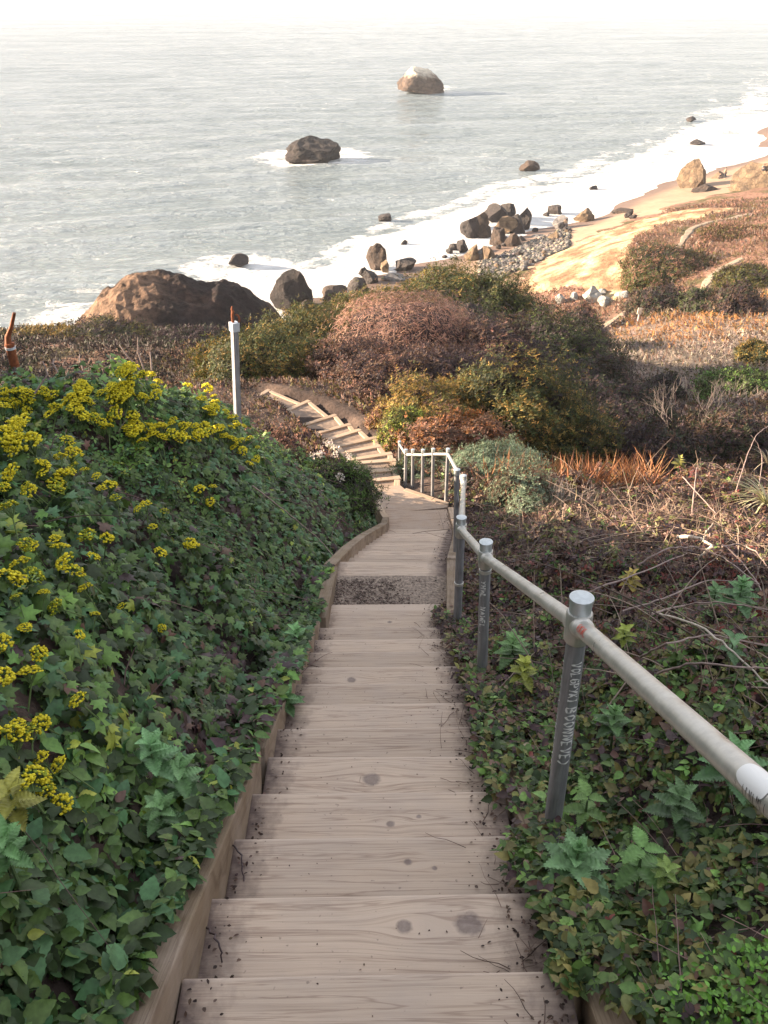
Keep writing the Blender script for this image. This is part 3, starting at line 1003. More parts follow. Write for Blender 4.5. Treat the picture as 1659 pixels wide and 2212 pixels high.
# lower flight: earth-filled box steps winding down to the left
low = empty("box_steps", tuple(at_h(800, 1040, 7.88)))
tag(low, "winding earth filled box steps edged with timber below the railing", "stairs")
LS = [((784, 1039), (858, 1031), 7.88), ((774, 1019), (852, 1013), 8.07), ((770, 999), (848, 993), 8.26), ((764, 991), (840, 979), 8.42), ((750, 975), (816, 963), 8.6),
      ((728, 963), (808, 945), 8.8), ((700, 951), (772, 929), 9.0), ((676, 937), (750, 917), 9.2), ((656, 917), (720, 897), 9.4), ((622, 885), (664, 866), 9.6), ((542, 865), (578, 843), 9.78)]
prevL, prevR = at_h(792, 1056, 7.69), at_h(864, 1049, 7.69)
for (pl, pr, h) in LS:
    a, b = at_h(*pl, h), at_h(*pr, h)
    a, b = a - (b - a) * 0.05, b + (b - a) * 0.10
    st = empty("step", (a + b) / 2)
    adopt(st, low)
    inv = Matrix.Translation(-Vector(low.location))

    def addp(name, pts, wid, hei, mat):
        for p, q in zip(pts[:-1], pts[1:]):
            p, q = Vector(p), Vector(q)
            d = q - p
            m = MB()
            m.box((0, 0, -hei / 2), d.length, wid, hei, bev=0.01)
            o = m.build(name, mat)
            M = Matrix.Translation((p + q) / 2) @ Euler((0, -math.asin(d.z / d.length), math.atan2(d.y, d.x))).to_matrix().to_4x4()
            o.parent = st
            o.matrix_parent_inverse = (Matrix.Translation(Vector(low.location)) @ Matrix.Translation(-Vector(low.location)) @ Matrix.Translation(Vector(st.location))).inverted()
            o.matrix_basis = M
    e = (b - a) / np.linalg.norm(b - a)
    ni = -np.array([-e[1], e[0], 0])          # back towards the upper step
    zt = a[2]
    addp("nosing", [a, b], 0.13, 0.2, M_timber)
    pa, pb = np.array([prevL[0], prevL[1], zt]), np.array([prevR[0], prevR[1], zt])
    for q0, q1, sg in ((a, pa, 1), (b, pb, -1)):
        d = q1 - q0
        L = np.linalg.norm(d)
        if L > 0.3:
            d /= L
            s_ = q0 + e * 0.06 * sg + d * 0.075
            t_ = q1 + e * 0.06 * sg - d * 0.02
            addp("side_timber", [s_ - np.array([0, 0, 0.004]), t_ - np.array([0, 0, 0.004])], 0.11, 0.18, M_timber)
    q = [a + e * 0.1, b - e * 0.1, pb - e * 0.05, pa + e * 0.05]
    m = MB()
    qs = [np.array([v[0], v[1], zt - 0.035]) for v in q]
    lo = [v - np.array([0, 0, 0.12]) for v in qs]
    m.add(qs + lo, [(0, 1, 2, 3), (4, 7, 6, 5), (0, 4, 5, 1), (1, 5, 6, 2), (2, 6, 7, 3), (3, 7, 4, 0)])
    o = m.build("earth_fill", M_dirt, None)
    o.parent = st
    o.matrix_parent_inverse = Matrix.Translation(Vector(st.location)).inverted()
    prevL, prevR = a, b
ed = [at_h(522, 868, 9.85), at_h(560, 884, 9.8), at_h(592, 892, 9.7)]
plank("side_timber", [tuple(v + np.array([0, 0, 0.1])) for v in ed], 0.16, 0.25, low, M_timber)
ed = [at_h(596, 890, 9.62), at_h(632, 913, 9.5)]
plank("side_timber", [tuple(v + np.array([0, 0, 0.06])) for v in ed], 0.16, 0.25, low, M_timber)

# ------------------------------------------------------------------ handrail
rail = empty("handrail", tuple(at_h(1192, 1790, 2.66)))
tag(rail, "galvanised pipe handrail on capped posts down the right side of the stairs", "handrail")
rail_inv = Matrix.Translation(-Vector(rail.location))


def rpart(name, m, mat, parent=None, smooth=True):
    """mesh in world coordinates hung under the handrail (or one of its parts)"""
    o = m.build(name, mat, None, smooth)
    o.parent = parent or rail
    if parent is None:
        o.matrix_parent_inverse = rail_inv
    # parts are built in world coordinates and carry the root's inverse; sub-parts share the part's frame
    return o


def cyl_pts(a, b):
    return [np.array(a, float), np.array(b, float)]


def post(px_b, h_b, px_t, r, cap=True, tee=None, sink=0.25):
    b = at_h(*px_b, h_b)
    t = at_y(*px_t, b[1])
    t = t - np.array([0, 0, 0.0])
    d = (t - b) / np.linalg.norm(t - b)
    m = MB()
    m.tube([b - d * sink, t - d * 0.02], r, 20)
    o = rpart("post", m, M_galv)
    if cap:
        m = MB()
        m.tube([t - d * 0.055, t - d * 0.012, t - d * 0.01, t, t + d * 0.006], [r + 0.003, r + 0.004, r + 0.007, r + 0.007, r * 0.9], 24)
        rpart("cap", m, M_cap, o)
    return b, t, d, o


RP = 0.031
posts = {}
posts[1] = post((1192, 1790), 2.66, (1257, 1290), RP)
posts[2] = post((1040, 1490), 3.72, (1050, 1170), RP)
posts[3] = post((987, 1362), 4.37, (997, 1117), RP)
posts[4] = post((984, 1230), 5.15, (987, 1014), 0.026)
posts[41] = post((1000, 1112), 6.02, (1002, 1027), RP)
posts[5] = post((963, 1089), 7.75, (968, 969), RP * 0.95)
posts[6] = post((934, 1079), 7.85, (936, 969), RP * 0.9)
posts[7] = post((912, 1069), 7.95, (914, 971), RP * 0.9)
posts[8] = post((891, 1059), 8.05, (892, 971), RP * 0.9)
posts[9] = post((875, 1058), 8.10, (877, 971), RP * 0.9)
posts[10] = post((863, 1026), 8.45, (863, 953), RP * 0.85)
# the post behind the camera that carries the near end of the rail
b1, t1, d1, _ = posts[1]
run = 2.0
t0 = t1 + np.array([0.0, -run, run * 0.5])
m = MB()
m.tube([t0 - d1 * 1.3, t0 - d1 * 0.02], RP, 20)
o0 = rpart("post", m, M_galv)
m = MB()
m.tube([t0 - d1 * 0.055, t0 - d1 * 0.01, t0], [RP + 0.004, RP + 0.007, RP + 0.006], 24)
rpart("cap", m, M_cap, o0)

RR = 0.0265


def joint(k):
    b, t, d, o = posts[k]
    return t - d * 0.105


def fitting(k, dirs):
    """cross fitting: sleeve on the post and one socket per rail"""
    b, t, d, o = posts[k]
    j = joint(k)
    m = MB()
    r = RP + 0.006
    m.tube([j - d * 0.06, j - d * 0.055, j + d * 0.045, j + d * 0.05], [r + 0.001, r + 0.004, r + 0.004, r + 0.001], 24)
    for q in dirs:
        q = q / np.linalg.norm(q)
        m.tube([j + q * 0.02, j + q * 0.075, j + q * 0.08, j + q * 0.085], [RR + 0.008, RR + 0.008, RR + 0.006, RR + 0.001], 20)
    rpart("fitting", m, M_rail, o)


def rail_seg(a, b, r=RR, trim=(0.03, 0.03)):
    a, b = np.array(a), np.array(b)
    d = (b - a) / np.linalg.norm(b - a)
    m = MB()
    m.tube([a + d * trim[0], b - d * trim[1]], r, 24)
    return rpart("rail", m, M_rail)


J0 = t0 - d1 * 0.105
J = {k: joint(k) for k in posts}
near_rail = rail_seg(J[1], J0, 0.0275)
rail_seg(J[1], J[2]); rail_seg(J[2], J[3]); rail_seg(J[3], J[41]); rail_seg(J[41], J[5], RR * 0.95)
# short spur joining the slim post to the long rail
fitting(1, [J0 - J[1], J[2] - J[1]]); fitting(2, [J[1] - J[2], J[3] - J[2]]); fitting(3, [J[2] - J[3], J[41] - J[3]]); fitting(41, [J[3] - J[41], J[5] - J[41]])
for a, b in ((5, 6), (6, 7), (7, 8), (8, 9)):
    rail_seg(J[a], J[b], RR * 0.9)
rail_seg(J[9], J[10] - np.array([0, 0, -0.03]), RR * 0.8)
m = MB()
b10 = posts[10][0]
m.tube([J[9] - np.array([0, 0, 0.28]), b10 + np.array([0, 0, 0.12])], 0.011, 10)
rpart("brace", m, M_rail)
for k in (3, 2):
    b, t, d, o = posts[k]
    q = t - d * (0.58 if k == 3 else 0.19)
    m = MB()
    m.tube([q - d * 0.012, q - d * 0.01, q + d * 0.01, q + d * 0.012], [RP + 0.001, RP + 0.004, RP + 0.004, RP + 0.001], 24)
    rpart("collar", m, M_rail, o)

# handwriting on the pipes: single-stroke letters laid on the cylinder
GL = {'V': [[(0, 1), (.3, 0), (.6, 1)]], 'O': [[(.3, 1), (.05, .7), (.05, .3), (.3, 0), (.55, .3), (.55, .7), (.3, 1)]], 'L': [[(0, 1), (0, 0), (.5, .05)]],
      'G': [[(.55, .85), (.3, 1), (.05, .7), (.05, .25), (.3, 0), (.55, .2), (.55, .5), (.3, .5)]], 'P': [[(0, 0), (0, 1), (.45, .95), (.5, .65), (.4, .5), (0, .45)]],
      'Y': [[(0, 1), (.3, .5), (.6, 1)], [(.3, .5), (.2, 0)]], 'K': [[(0, 1), (0, 0)], [(.5, 1), (.05, .5), (.55, 0)]], 'I': [[(.2, 1), (.2, 0)], [(0, 1), (.4, 1)], [(0, 0), (.4, 0)]],
      'B': [[(0, 0), (0, 1), (.4, .95), (.45, .7), (.05, .52), (.5, .45), (.52, .12), (0, 0)]], 'N': [[(0, 0), (.05, 1), (.5, 0), (.55, 1)]],
      'E': [[(.5, 1), (0, .95), (.02, .5), (0, 0), (.5, .02)], [(0, .5), (.4, .52)]], ')': [[(0, 1), (.3, .6), (.25, .2), (0, -.15)]], 'H': [[(0, 1), (.02, 0)], [(.5, 1), (.5, 0)], [(0, .5), (.5, .5)]],
      'W': [[(0, 1), (.15, 0), (.35, .7), (.55, 0), (.7, 1)]], 'A': [[(0, 0), (.3, 1), (.55, 0)], [(.1, .4), (.45, .4)]], '.': [[(.1, .1), (.16, .04)]], ',': [[(.15, .15), (.05, -.12)]],
      'R': [[(0, 0), (0, 1), (.45, .9), (.45, .6), (0, .48), (.5, 0)]], 'T': [[(0, 1), (.6, 1)], [(.3, 1), (.28, 0)]], 'M': [[(0, 0), (.1, 1), (.32, .3), (.55, 1), (.65, 0)]],
      '_': [[(0, 0), (.6, -.05)]], "'": [[(.1, 1), (.15, .75)]], ' ': [], '/': [[(0, 0), (.22, 1)]]}


def write_on(part, org, ax, ref, r, text, u0, size, wadv, v0, lw, mat, jit=0.03, name="graffiti", upsign=1):
    """text runs along axis ax from org+u0; letters stand round the pipe, ref = direction of angle 0"""
    ax = ax / np.linalg.norm(ax)
    ref = ref - ax * np.dot(ref, ax); ref /= np.linalg.norm(ref)
    bi = np.cross(ax, ref)
    m = MB()
    rr = random.Random(len(text) * 7 + 3)
    u = u0
    for ch in text:
        for st in GL[ch]:
            P = [(u + (x + rr.uniform(-jit, jit)) * size * wadv, v0 + (y + rr.uniform(-jit, jit)) * size) for x, y in st]
            dens = [P[0]]
            for a, b in zip(P[:-1], P[1:]):
                n = max(2, int(math.hypot(b[0] - a[0], b[1] - a[1]) / 0.003))
                dens += [(a[0] + (b[0] - a[0]) * i / n, a[1] + (b[1] - a[1]) * i / n) for i in range(1, n + 1)]
            L, Rr = [], []
            for i, q in enumerate(dens):
                a, b = dens[max(i - 1, 0)], dens[min(i + 1, len(dens) - 1)]
                tx, ty = b[0] - a[0], b[1] - a[1]
                l = math.hypot(tx, ty) + 1e-9
                wv = lw * (0.8 + 0.4 * math.sin(i * 0.7 + u * 300))
                L.append((q[0] - ty / l * wv, q[1] + tx / l * wv)); Rr.append((q[0] + ty / l * wv, q[1] - tx / l * wv))

            def on(q):
                a = upsign * q[1] / r
                return org + ax * q[0] + (r + 0.0012) * (math.cos(a) * ref + math.sin(a) * bi)
            V = [on(q) for q in L] + [on(q) for q in Rr]
            k = len(L)
            m.add(V, [(i, i + 1, k + i + 1, k + i) for i in range(k - 1)])
        u += size * wadv * (0.85 if ch != ' ' else 0.7)
    return rpart(name, m, mat, part)


def toward_cam(p):
    v = np.array([0, 0, CZ]) - p
    return v / np.linalg.norm(v)


b, t, d, o = posts[1]
ref = toward_cam((b + t) / 2)
sx = np.cross(-d, ref)
up = 1 if sx[0] > 0 else -1
write_on(o, t, -d, ref, RP, "VOLGPYKI", 0.235, 0.030, 0.85, -0.002, 0.0028, M_paint, upsign=up)
write_on(o, t, -d, ref, RP, "BOONNEVE)", 0.425, 0.036, 0.98, -0.004, 0.0032, M_paint, upsign=up)
write_on(o, t, -d, ref, RP, "/////N//M/N/V//", 0.24, 0.020, 2.0, -0.055, 0.0022, M_paint, upsign=up)
b, t, d, o = posts[2]
ref = toward_cam((b + t) / 2)
write_on(o, t, -d, ref, RP, "YHWL. NAWEL ,", 0.245, 0.028, 1.3, -0.022, 0.0034, M_paint, upsign=up)
ax = J0 - J[1]
ax = ax / np.linalg.norm(ax)
ref = toward_cam(J[1] + ax * 0.2)
write_on(near_rail, J[1], ax, ref, 0.0275, "REOKINO_", 0.105, 0.024, 0.62, -0.018, 0.0018, M_red, jit=0.09, upsign=1 if np.dot(np.cross(ax, ref), np.array([0.6, 0, 0.8])) > 0 else -1)


def patch_on(part, org, ax, ref, r, u0, u1, a0, a1, mat, name, round_=False):
    ax = ax / np.linalg.norm(ax)
    ref = ref - ax * np.dot(ref, ax); ref /= np.linalg.norm(ref)
    bi = np.cross(ax, ref)
    n, k = 14, 18
    V, F = [], []
    for i in range(n + 1):
        for j in range(k + 1):
            s, q = i / n, j / k
            if round_:
                hw = math.sqrt(max(0.0, 1 - (2 * q - 1) ** 4))
                uu = (u0 + u1) / 2 + (s - 0.5) * (u1 - u0) * hw
            else:
                uu = u0 + s * (u1 - u0)
            an = a0 + q * (a1 - a0)
            V.append(org + ax * uu + (r + 0.0011) * (math.cos(an) * ref + math.sin(an) * bi))
    for i in range(n):
        for j in range(k):
            F.append((i * (k + 1) + j, i * (k + 1) + j + 1, (i + 1) * (k + 1) + j + 1, (i + 1) * (k + 1) + j))
    m = MB()
    m.add(V, F)
    return rpart(name, m, mat, part)


# find where the rail passes the photo point of the sticker
us = np.linspace(0.1, 1.6, 600)
best, bu = 1e9, 0.8
for u_ in us:
    q = J[1] + ax * u_
    rel = q - np.array([0, 0, CZ])
    dep_ = rel[1] * cp_ - rel[2] * sp_
    pxx = 829.5 + FPX * rel[0] / dep_
    pyy = 1106 - FPX * (rel[1] * sp_ + rel[2] * cp_) / dep_
    e_ = (pxx - 1652) ** 2 + (pyy - 1690) ** 2
    if e_ < best:
        best, bu = e_, u_
ref = toward_cam(J[1] + ax * bu)
M_sticker = simple_mat("white_vinyl", (0.85, 0.85, 0.84), 0.4, 0, 0.02)
patch_on(near_rail, J[1], ax, ref, 0.0275, bu - 0.035, bu + 0.075, -1.25, 0.75, M_sticker, "sticker", True)
sg = 1 if np.dot(np.cross(ax, ref), np.array([0.6, 0, 0.8])) > 0 else -1
write_on(near_rail, J[1], ax, ref, 0.0284, "//N/M//", bu + 0.0, 0.018, 0.9, -0.031, 0.0011, M_black, name="sticker_print", upsign=sg)

# ------------------------------------------------------------------ square metal post and rusty pipe
b = at_y(513, 890, 9.6)
t = at_y(506, 700, 9.6)
sq = empty("metal_post", b)
tag(sq, "square grey metal post with white collar and rusty hook left of the lower steps", "post")
d = Vector(t - b)
L = d.length
rotq = d.to_track_quat('Z', 'Y').to_euler()
sq.rotation_euler = rotq
hw = 0.066
m = MB()
m.box((0, 0, L / 2 - 0.3), hw, hw, L + 0.6, Euler((0, 0, R(38))), 0.006)
m.build("shaft", M_postgrey, sq)
m = MB()
m.box((0, 0, L - 0.03), hw + 0.022, hw + 0.022, 0.10, Euler((0, 0, R(38))), 0.004)
m.build("collar", M_collar, sq)
m = MB()
QI = rotq.to_quaternion().inverted()
loc = lambda x, y, z: np.array([0, 0, L]) + np.array(QI @ Vector((x, y, z)))
ring = [loc(0.034 + 0.026 * math.cos(a_), 0.0, 0.055 + 0.05 * math.sin(a_)) for a_ in np.linspace(-1.9, 2.1, 12)]
m.tube(ring, 0.011, 8)
m.tube([loc(-0.012, 0, 0.01), loc(-0.014, 0, 0.10), loc(-0.003, 0, 0.14), loc(-0.012, 0, 0.165), loc(-0.008, 0, 0.20)], [0.018, 0.014, 0.018, 0.013, 0.007], 8)
m.build("rusty_hook", M_rust, sq)

b = at_y(48, 856, 7.4)
t = at_y(20, 742, 7.4)
rp = empty("rusty_pipe", b)
tag(rp, "leaning rust red pipe stub with bent rod on top behind the yellow flowers", "pipe")
rp.rotation_euler = Vector(t - b).to_track_quat('Z', 'Y').to_euler()
L = float(np.linalg.norm(t - b))
m = MB()
m.tube([(0, 0, -0.35), (0, 0, L * 0.5), (0, 0, L)], [0.043, 0.04, 0.038], 16)
m.tube([(0.0, 0, L - 0.02), (0, 0, L + 0.0)], [0.042, 0.042], 16)
m.build("pipe_body", M_rust, rp, True)
m = MB()
QI = rp.rotation_euler.to_quaternion().inverted()
loc = lambda x, y, z: np.array([0, 0, L]) + np.array(QI @ Vector((x, y, z)))
m.tube([loc(-0.01, 0, -0.02), loc(0.0, 0, 0.06), loc(0.045, 0, 0.14), loc(0.10, 0, 0.27)], [0.03, 0.024, 0.017, 0.014], 10)
m.build("bent_rod", M_rust, rp, True)
m = MB()
m.tube([(0.0, 0, L - 0.05), (0, 0, L - 0.03)], [0.045, 0.045], 14)
m.build("clamp", M_collar, rp)
# ------------------------------------------------------------------ foliage
def unit(v):
    return v / (np.linalg.norm(v, axis=-1, keepdims=True) + 1e-9)


def fan(outline, cz=0.06, edge_z=None, cy=0.35):
    V = [(0, cy, cz)] + [(x, y, (edge_z(x, y) if edge_z else 0)) for x, y in outline]
    n = len(outline)
    F = [(0, 1 + i, 1 + (i + 1) % n) for i in range(n)]
    return np.array(V), np.array(F)


dro = lambda x, y: -0.35 * abs(x) ** 1.5 - 0.12 * y * y
T_ivy = fan([(0, 0.02), (-.30, -.10), (-.52, .20), (-.30, .33), (-.40, .66), (-.15, .62), (0, 1.0), (.15, .62), (.40, .66), (.30, .33), (.52, .20), (.30, -.10)], 0.04, dro)
ser = []
for i, (yy, ww) in enumerate([(0.0, 0.03), (.12, .22), (.20, .25), (.30, .34), (.38, .31), (.48, .34), (.56, .27), (.68, .25), (.75, .17), (.86, .12)]):
    ser.append((ww, yy))
T_ser = fan([(x, y) for x, y in ser] + [(0, 1.0)] + [(-x, y) for x, y in ser[::-1]], -0.05, lambda x, y: 0.25 * abs(x) - 0.22 * y * y, 0.45)
T_ov = (np.array([(0, 0, 0), (-.27, .32, .06), (-.24, .65, .02), (0, 1, -.12), (.24, .65, .02), (.27, .32, .06), (0, .45, -.03)]),
        np.array([(0, 6, 1), (1, 6, 2), (2, 6, 3), (0, 5, 6), (5, 4, 6), (4, 3, 6)]))
T_rh = (np.array([(0, 0, 0), (-.22, .5, .04), (0, 1, 0), (.22, .5, .04)]), np.array([(0, 3, 1), (1, 3, 2)]))
T_needle = (np.array([(-.06, 0, 0), (.06, 0, 0), (0, 1, 0.05)]), np.array([(0, 1, 2)]))


def trifol(base):
    V, F = base
    Vs, Fs = [], []
    for a, s, o in ((0, 1.0, .18), (R(78), .8, .05), (R(-78), .8, .05)):
        c, sn = math.cos(a), math.sin(a)
        v = V * s
        v = np.stack([v[:, 0], v[:, 1] + o, v[:, 2]], 1)
        Vs.append(np.stack([v[:, 0] * c - v[:, 1] * sn, v[:, 0] * sn + v[:, 1] * c, v[:, 2]], 1))
        Fs.append(F + len(V) * len(Fs))
    return np.concatenate(Vs), np.concatenate(Fs)


T_tri = trifol(T_ov)
T_tri3 = trifol(T_ser)


def sprig(n=5, tmpl=T_rh, ls=0.45):
    Vs, Fs = [], []
    r = np.random.default_rng(5)
    for i in range(n):
        a = R(-70 + 140 * ((i * 0.618) % 1))
        s = ls * (0.8 + 0.4 * r.random())
        v = tmpl[0] * s
        tl = r.uniform(-0.5, 0.8)
        v = np.stack([v[:, 0], v[:, 1], v[:, 2] + v[:, 1] * tl], 1)
        c, sn = math.cos(a), math.sin(a)
        v = np.stack([v[:, 0] * c - v[:, 1] * sn, v[:, 0] * sn + v[:, 1] * c + (i / n) * 0.65, v[:, 2]], 1)
        Vs.append(v)
        Fs.append(tmpl[1] + len(tmpl[0]) * i)
    return np.concatenate(Vs), np.concatenate(Fs)


T_sprig = sprig()


def leaf_arrays(P, N, T, size, tmpl):
    V, F = tmpl
    N = unit(N)
    T = unit(T - N * (T * N).sum(-1, keepdims=True))
    B = np.cross(T, N)
    v = P[:, None, :] + size[:, None, None] * (V[None, :, 0:1] * B[:, None, :] + V[None, :, 1:2] * T[:, None, :] + V[None, :, 2:3] * N[:, None, :])
    n, k = len(P), len(V)
    f = F[None] + (np.arange(n) * k)[:, None, None]
    return v.reshape(-1, 3), f.reshape(-1, 3)


def leaves(name, sets, mat, parent=None):
    """sets: list of (P, N, T, size, template, colours) -> one mesh"""
    Vs, Fs, Cs, off = [], [], [], 0
    for P, N, T, size, tmpl, col in sets:
        if len(P) == 0:
            continue
        v, f = leaf_arrays(P, N, T, size, tmpl)
        Vs.append(v); Fs.append(f + off); off += len(v)
        k = len(tmpl[0])
        c = np.repeat(col, k, axis=0).reshape(len(P), k, 3)
        tip = (0.92 + 0.14 * tmpl[0][:, 1] - 0.35 * np.abs(tmpl[0][:, 0]) * (k > 6))[None, :, None] * (1.06 if k > 6 else 1.0)
        Cs.append((c * tip).reshape(-1, 3))
    V, F, Cc = np.concatenate(Vs), np.concatenate(Fs), np.concatenate(Cs)
    return mesh_np(name, V, F.ravel(), np.full(len(F), 3), mat, parent=parent, colors=np.clip(Cc, 0, 1))


def pal(n, cols, wts, spread=0.25, t=None):
    """pick colours; cols are display values read off the photo, taken down to surface albedo"""
    cols = np.array(cols, float)
    wts = np.asarray(wts, float)
    if wts.ndim == 1:
        idx = rng.choice(len(cols), n, p=wts / wts.sum())
    else:
        cw = np.cumsum(wts / wts.sum(1, keepdims=True), 1)
        idx = (rng.random(n)[:, None] > cw).sum(1).clip(0, len(cols) - 1)
    c = cols[idx]
    return c * (1 + rng.uniform(-spread, spread, (n, 1))) * (1 + rng.uniform(-0.08, 0.08, (n, 3)))


def rnd3(n):
    return unit(rng.normal(size=(n, 3)))


G_DARK, G_MID, G_LIT, G_LIME, G_BLUE = (0.05, 0.08, 0.03), (0.105, 0.175, 0.047), (0.18, 0.32, 0.075), (0.36, 0.42, 0.07), (0.085, 0.185, 0.075)
B_PURP, B_BROWN, B_TAN, B_OLIVE, B_RED = (0.09, 0.054, 0.057), (0.16, 0.09, 0.066), (0.30, 0.22, 0.14), (0.19, 0.18, 0.06), (0.20, 0.055, 0.045)

# ---- left bank
def canopy_left(x, y):
    dl = np.maximum(np.interp(y, LY, LX) - 0.04 - x, 0)
    b = np.maximum(0.07, 0.22 + 0.52 * fbm(x * 1.05, y * 1.05, seed=101, oct=3) + 0.12 * fbm(x * 4.0, y * 4.0, seed=103, oct=2) + 0.11 * vnoise(x * 7, y * 7, seed=107)) * (0.4 + 0.6 * sstep(0.0, 0.4, dl))
    return ground(x, y) + b


def edge_left(y):
    base = np.interp(y, [-1, 0.6, 2.6, 3.1, 6, 7, 12, 14.5], [-0.595, -0.595, -0.595, -0.54, -0.52, -0.50, 0.0, -0.35])
    base = np.where(y > 7, np.interp(y, LY, LX) + 0.02, base)
    return base + 0.07 * fbm(y * 2.2, y * 0 + 3.3, seed=105, oct=3)


def sample_left(n, y0, y1, x0, p=1.0):
    y = y0 + (y1 - y0) * rng.random(n) ** p
    x = edge_left(y) + 0.02 - (edge_left(y) - x0) * rng.random(n) ** 1.6
    x = np.where(x < -0.4256 * (y * cp_ + 3.6 * sp_) - 1.0, np.nan, x)
    ok = ~np.isnan(x) & (np.nan_to_num(x) < edge_left(y))
    return x[ok], y[ok]


def bank_zone(x, y, lay):
    """colour weights on the left bank"""
    n1 = fbm(x * 0.8, y * 0.8, seed=111, oct=4)
    n2 = fbm(x * 1.7 + 5, y * 1.7, seed=113, oct=3)
    dead = sstep(0.10, 0.38, n2) * 0.9 * np.interp(y, [0, 2, 3.2], [0.25, 0.4, 1.0])
    lit = sstep(-0.1, 0.35, n1) * np.interp(y, [0, 3, 5, 8, 12], [0.6, 0.8, 1.4, 1.7, 1.7])  # sun touches put into leaf colour: more light greens along the bank
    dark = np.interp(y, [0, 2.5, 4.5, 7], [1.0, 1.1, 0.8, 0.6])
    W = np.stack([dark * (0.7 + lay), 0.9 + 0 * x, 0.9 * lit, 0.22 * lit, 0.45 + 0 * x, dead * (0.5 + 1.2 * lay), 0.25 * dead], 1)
    return np.maximum(W, 0.01)


LCOL = [G_DARK, G_MID, G_LIT, G_LIME, G_BLUE, B_PURP, B_BROWN]


def bank_set(n, y0, y1, x0, smin, smax, tmpl, p=1.0, depth=0.22, sel=None):
    x, y = sample_left(n, y0, y1, x0, p)
    if sel is not None:
        k = sel(x, y)
        x, y = x[k], y[k]
    gap = fbm(x * 2.4, y * 2.4, seed=117, oct=3)
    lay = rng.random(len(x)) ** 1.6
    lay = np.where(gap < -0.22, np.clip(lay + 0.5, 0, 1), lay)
    k = ((gap > -0.26) | (rng.random(len(x)) < 0.45)) & (rng.random(len(x)) < 0.25 + 0.75 * sstep(-0.45, 0.05, vnoise(x * 9, y * 9, seed=119)))
    x, y, lay = x[k], y[k], lay[k]
    z = canopy_left(x, y)
    N = normal_at(canopy_left, x, y, 0.06)
    z = z - lay * np.minimum(depth, 0.85 * (z - ground(x, y)))
    top = np.where((x > -0.66) & (y < 6.8), CZ - np.interp(y, PY, PH) + 0.10, -99)
    z = np.maximum(z, top + 0.02 + 0.05 * rng.random(len(x)))
    P = np.stack([x, y, z], 1)
    Nn = unit(N * 0.8 + np.array([0.15, -0.2, 0.5]) + 0.85 * rnd3(len(x)))
    T = np.array([0.4, -0.3, -0.6]) + 1.3 * rnd3(len(x))
    s = smin + (smax - smin) * rng.random(len(x)) ** 1.7 * 1.25
    return P, Nn, T, s, tmpl, pal(len(x), LCOL, bank_zone(x, y, lay))


isivy = lambda x, y: fbm(x * 0.7, y * 0.7, seed=121, oct=3) + np.interp(y, [0, 2, 4, 6], [-0.45, -0.15, 0.1, 0.35]) > -0.02
noivy = lambda x, y: ~isivy(x, y)
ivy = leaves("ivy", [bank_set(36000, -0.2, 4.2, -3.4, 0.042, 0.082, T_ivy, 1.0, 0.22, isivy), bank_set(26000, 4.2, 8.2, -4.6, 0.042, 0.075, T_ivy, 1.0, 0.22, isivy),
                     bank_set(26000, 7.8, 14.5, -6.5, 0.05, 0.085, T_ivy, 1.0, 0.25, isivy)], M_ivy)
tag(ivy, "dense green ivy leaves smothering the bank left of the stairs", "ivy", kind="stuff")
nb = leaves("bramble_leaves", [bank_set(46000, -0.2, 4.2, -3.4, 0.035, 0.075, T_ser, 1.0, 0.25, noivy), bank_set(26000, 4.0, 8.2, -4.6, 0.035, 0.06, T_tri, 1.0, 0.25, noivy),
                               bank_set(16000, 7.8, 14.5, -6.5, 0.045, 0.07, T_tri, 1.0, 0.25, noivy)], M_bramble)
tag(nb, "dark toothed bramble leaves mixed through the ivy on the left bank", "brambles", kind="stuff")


# ---- right slope
def canopy_right(x, y):
    dr = np.maximum(x - np.interp(y, RY, RX), 0)
    b = np.maximum(0.06, 0.20 + 0.34 * fbm(x * 1.0, y * 1.0, seed=131, oct=3) + 0.11 * fbm(x * 4, y * 4, seed=133, oct=2) + 0.10 * vnoise(x * 7, y * 7, seed=109)) * (0.3 + 0.7 * sstep(0.0, 0.6, dr))
    return ground(x, y) + b


def edge_right(y):
    base = np.interp(y, [-1, 1.22, 1.36, 3.2, 6, 7, 11.5, 13.4, 14.6, 18], [0.66, 0.64, 0.43, 0.42, 0.47, 0.58, 1.05, 1.2, 0.95, 0.6])
    return base + 0.09 * fbm(y * 2.6, y * 0 + 9.1, seed=135, oct=3)


RCOL = [G_DARK, G_MID, G_LIT, B_OLIVE, B_PURP, B_BROWN, B_RED, (0.26, 0.24, 0.07), B_TAN]


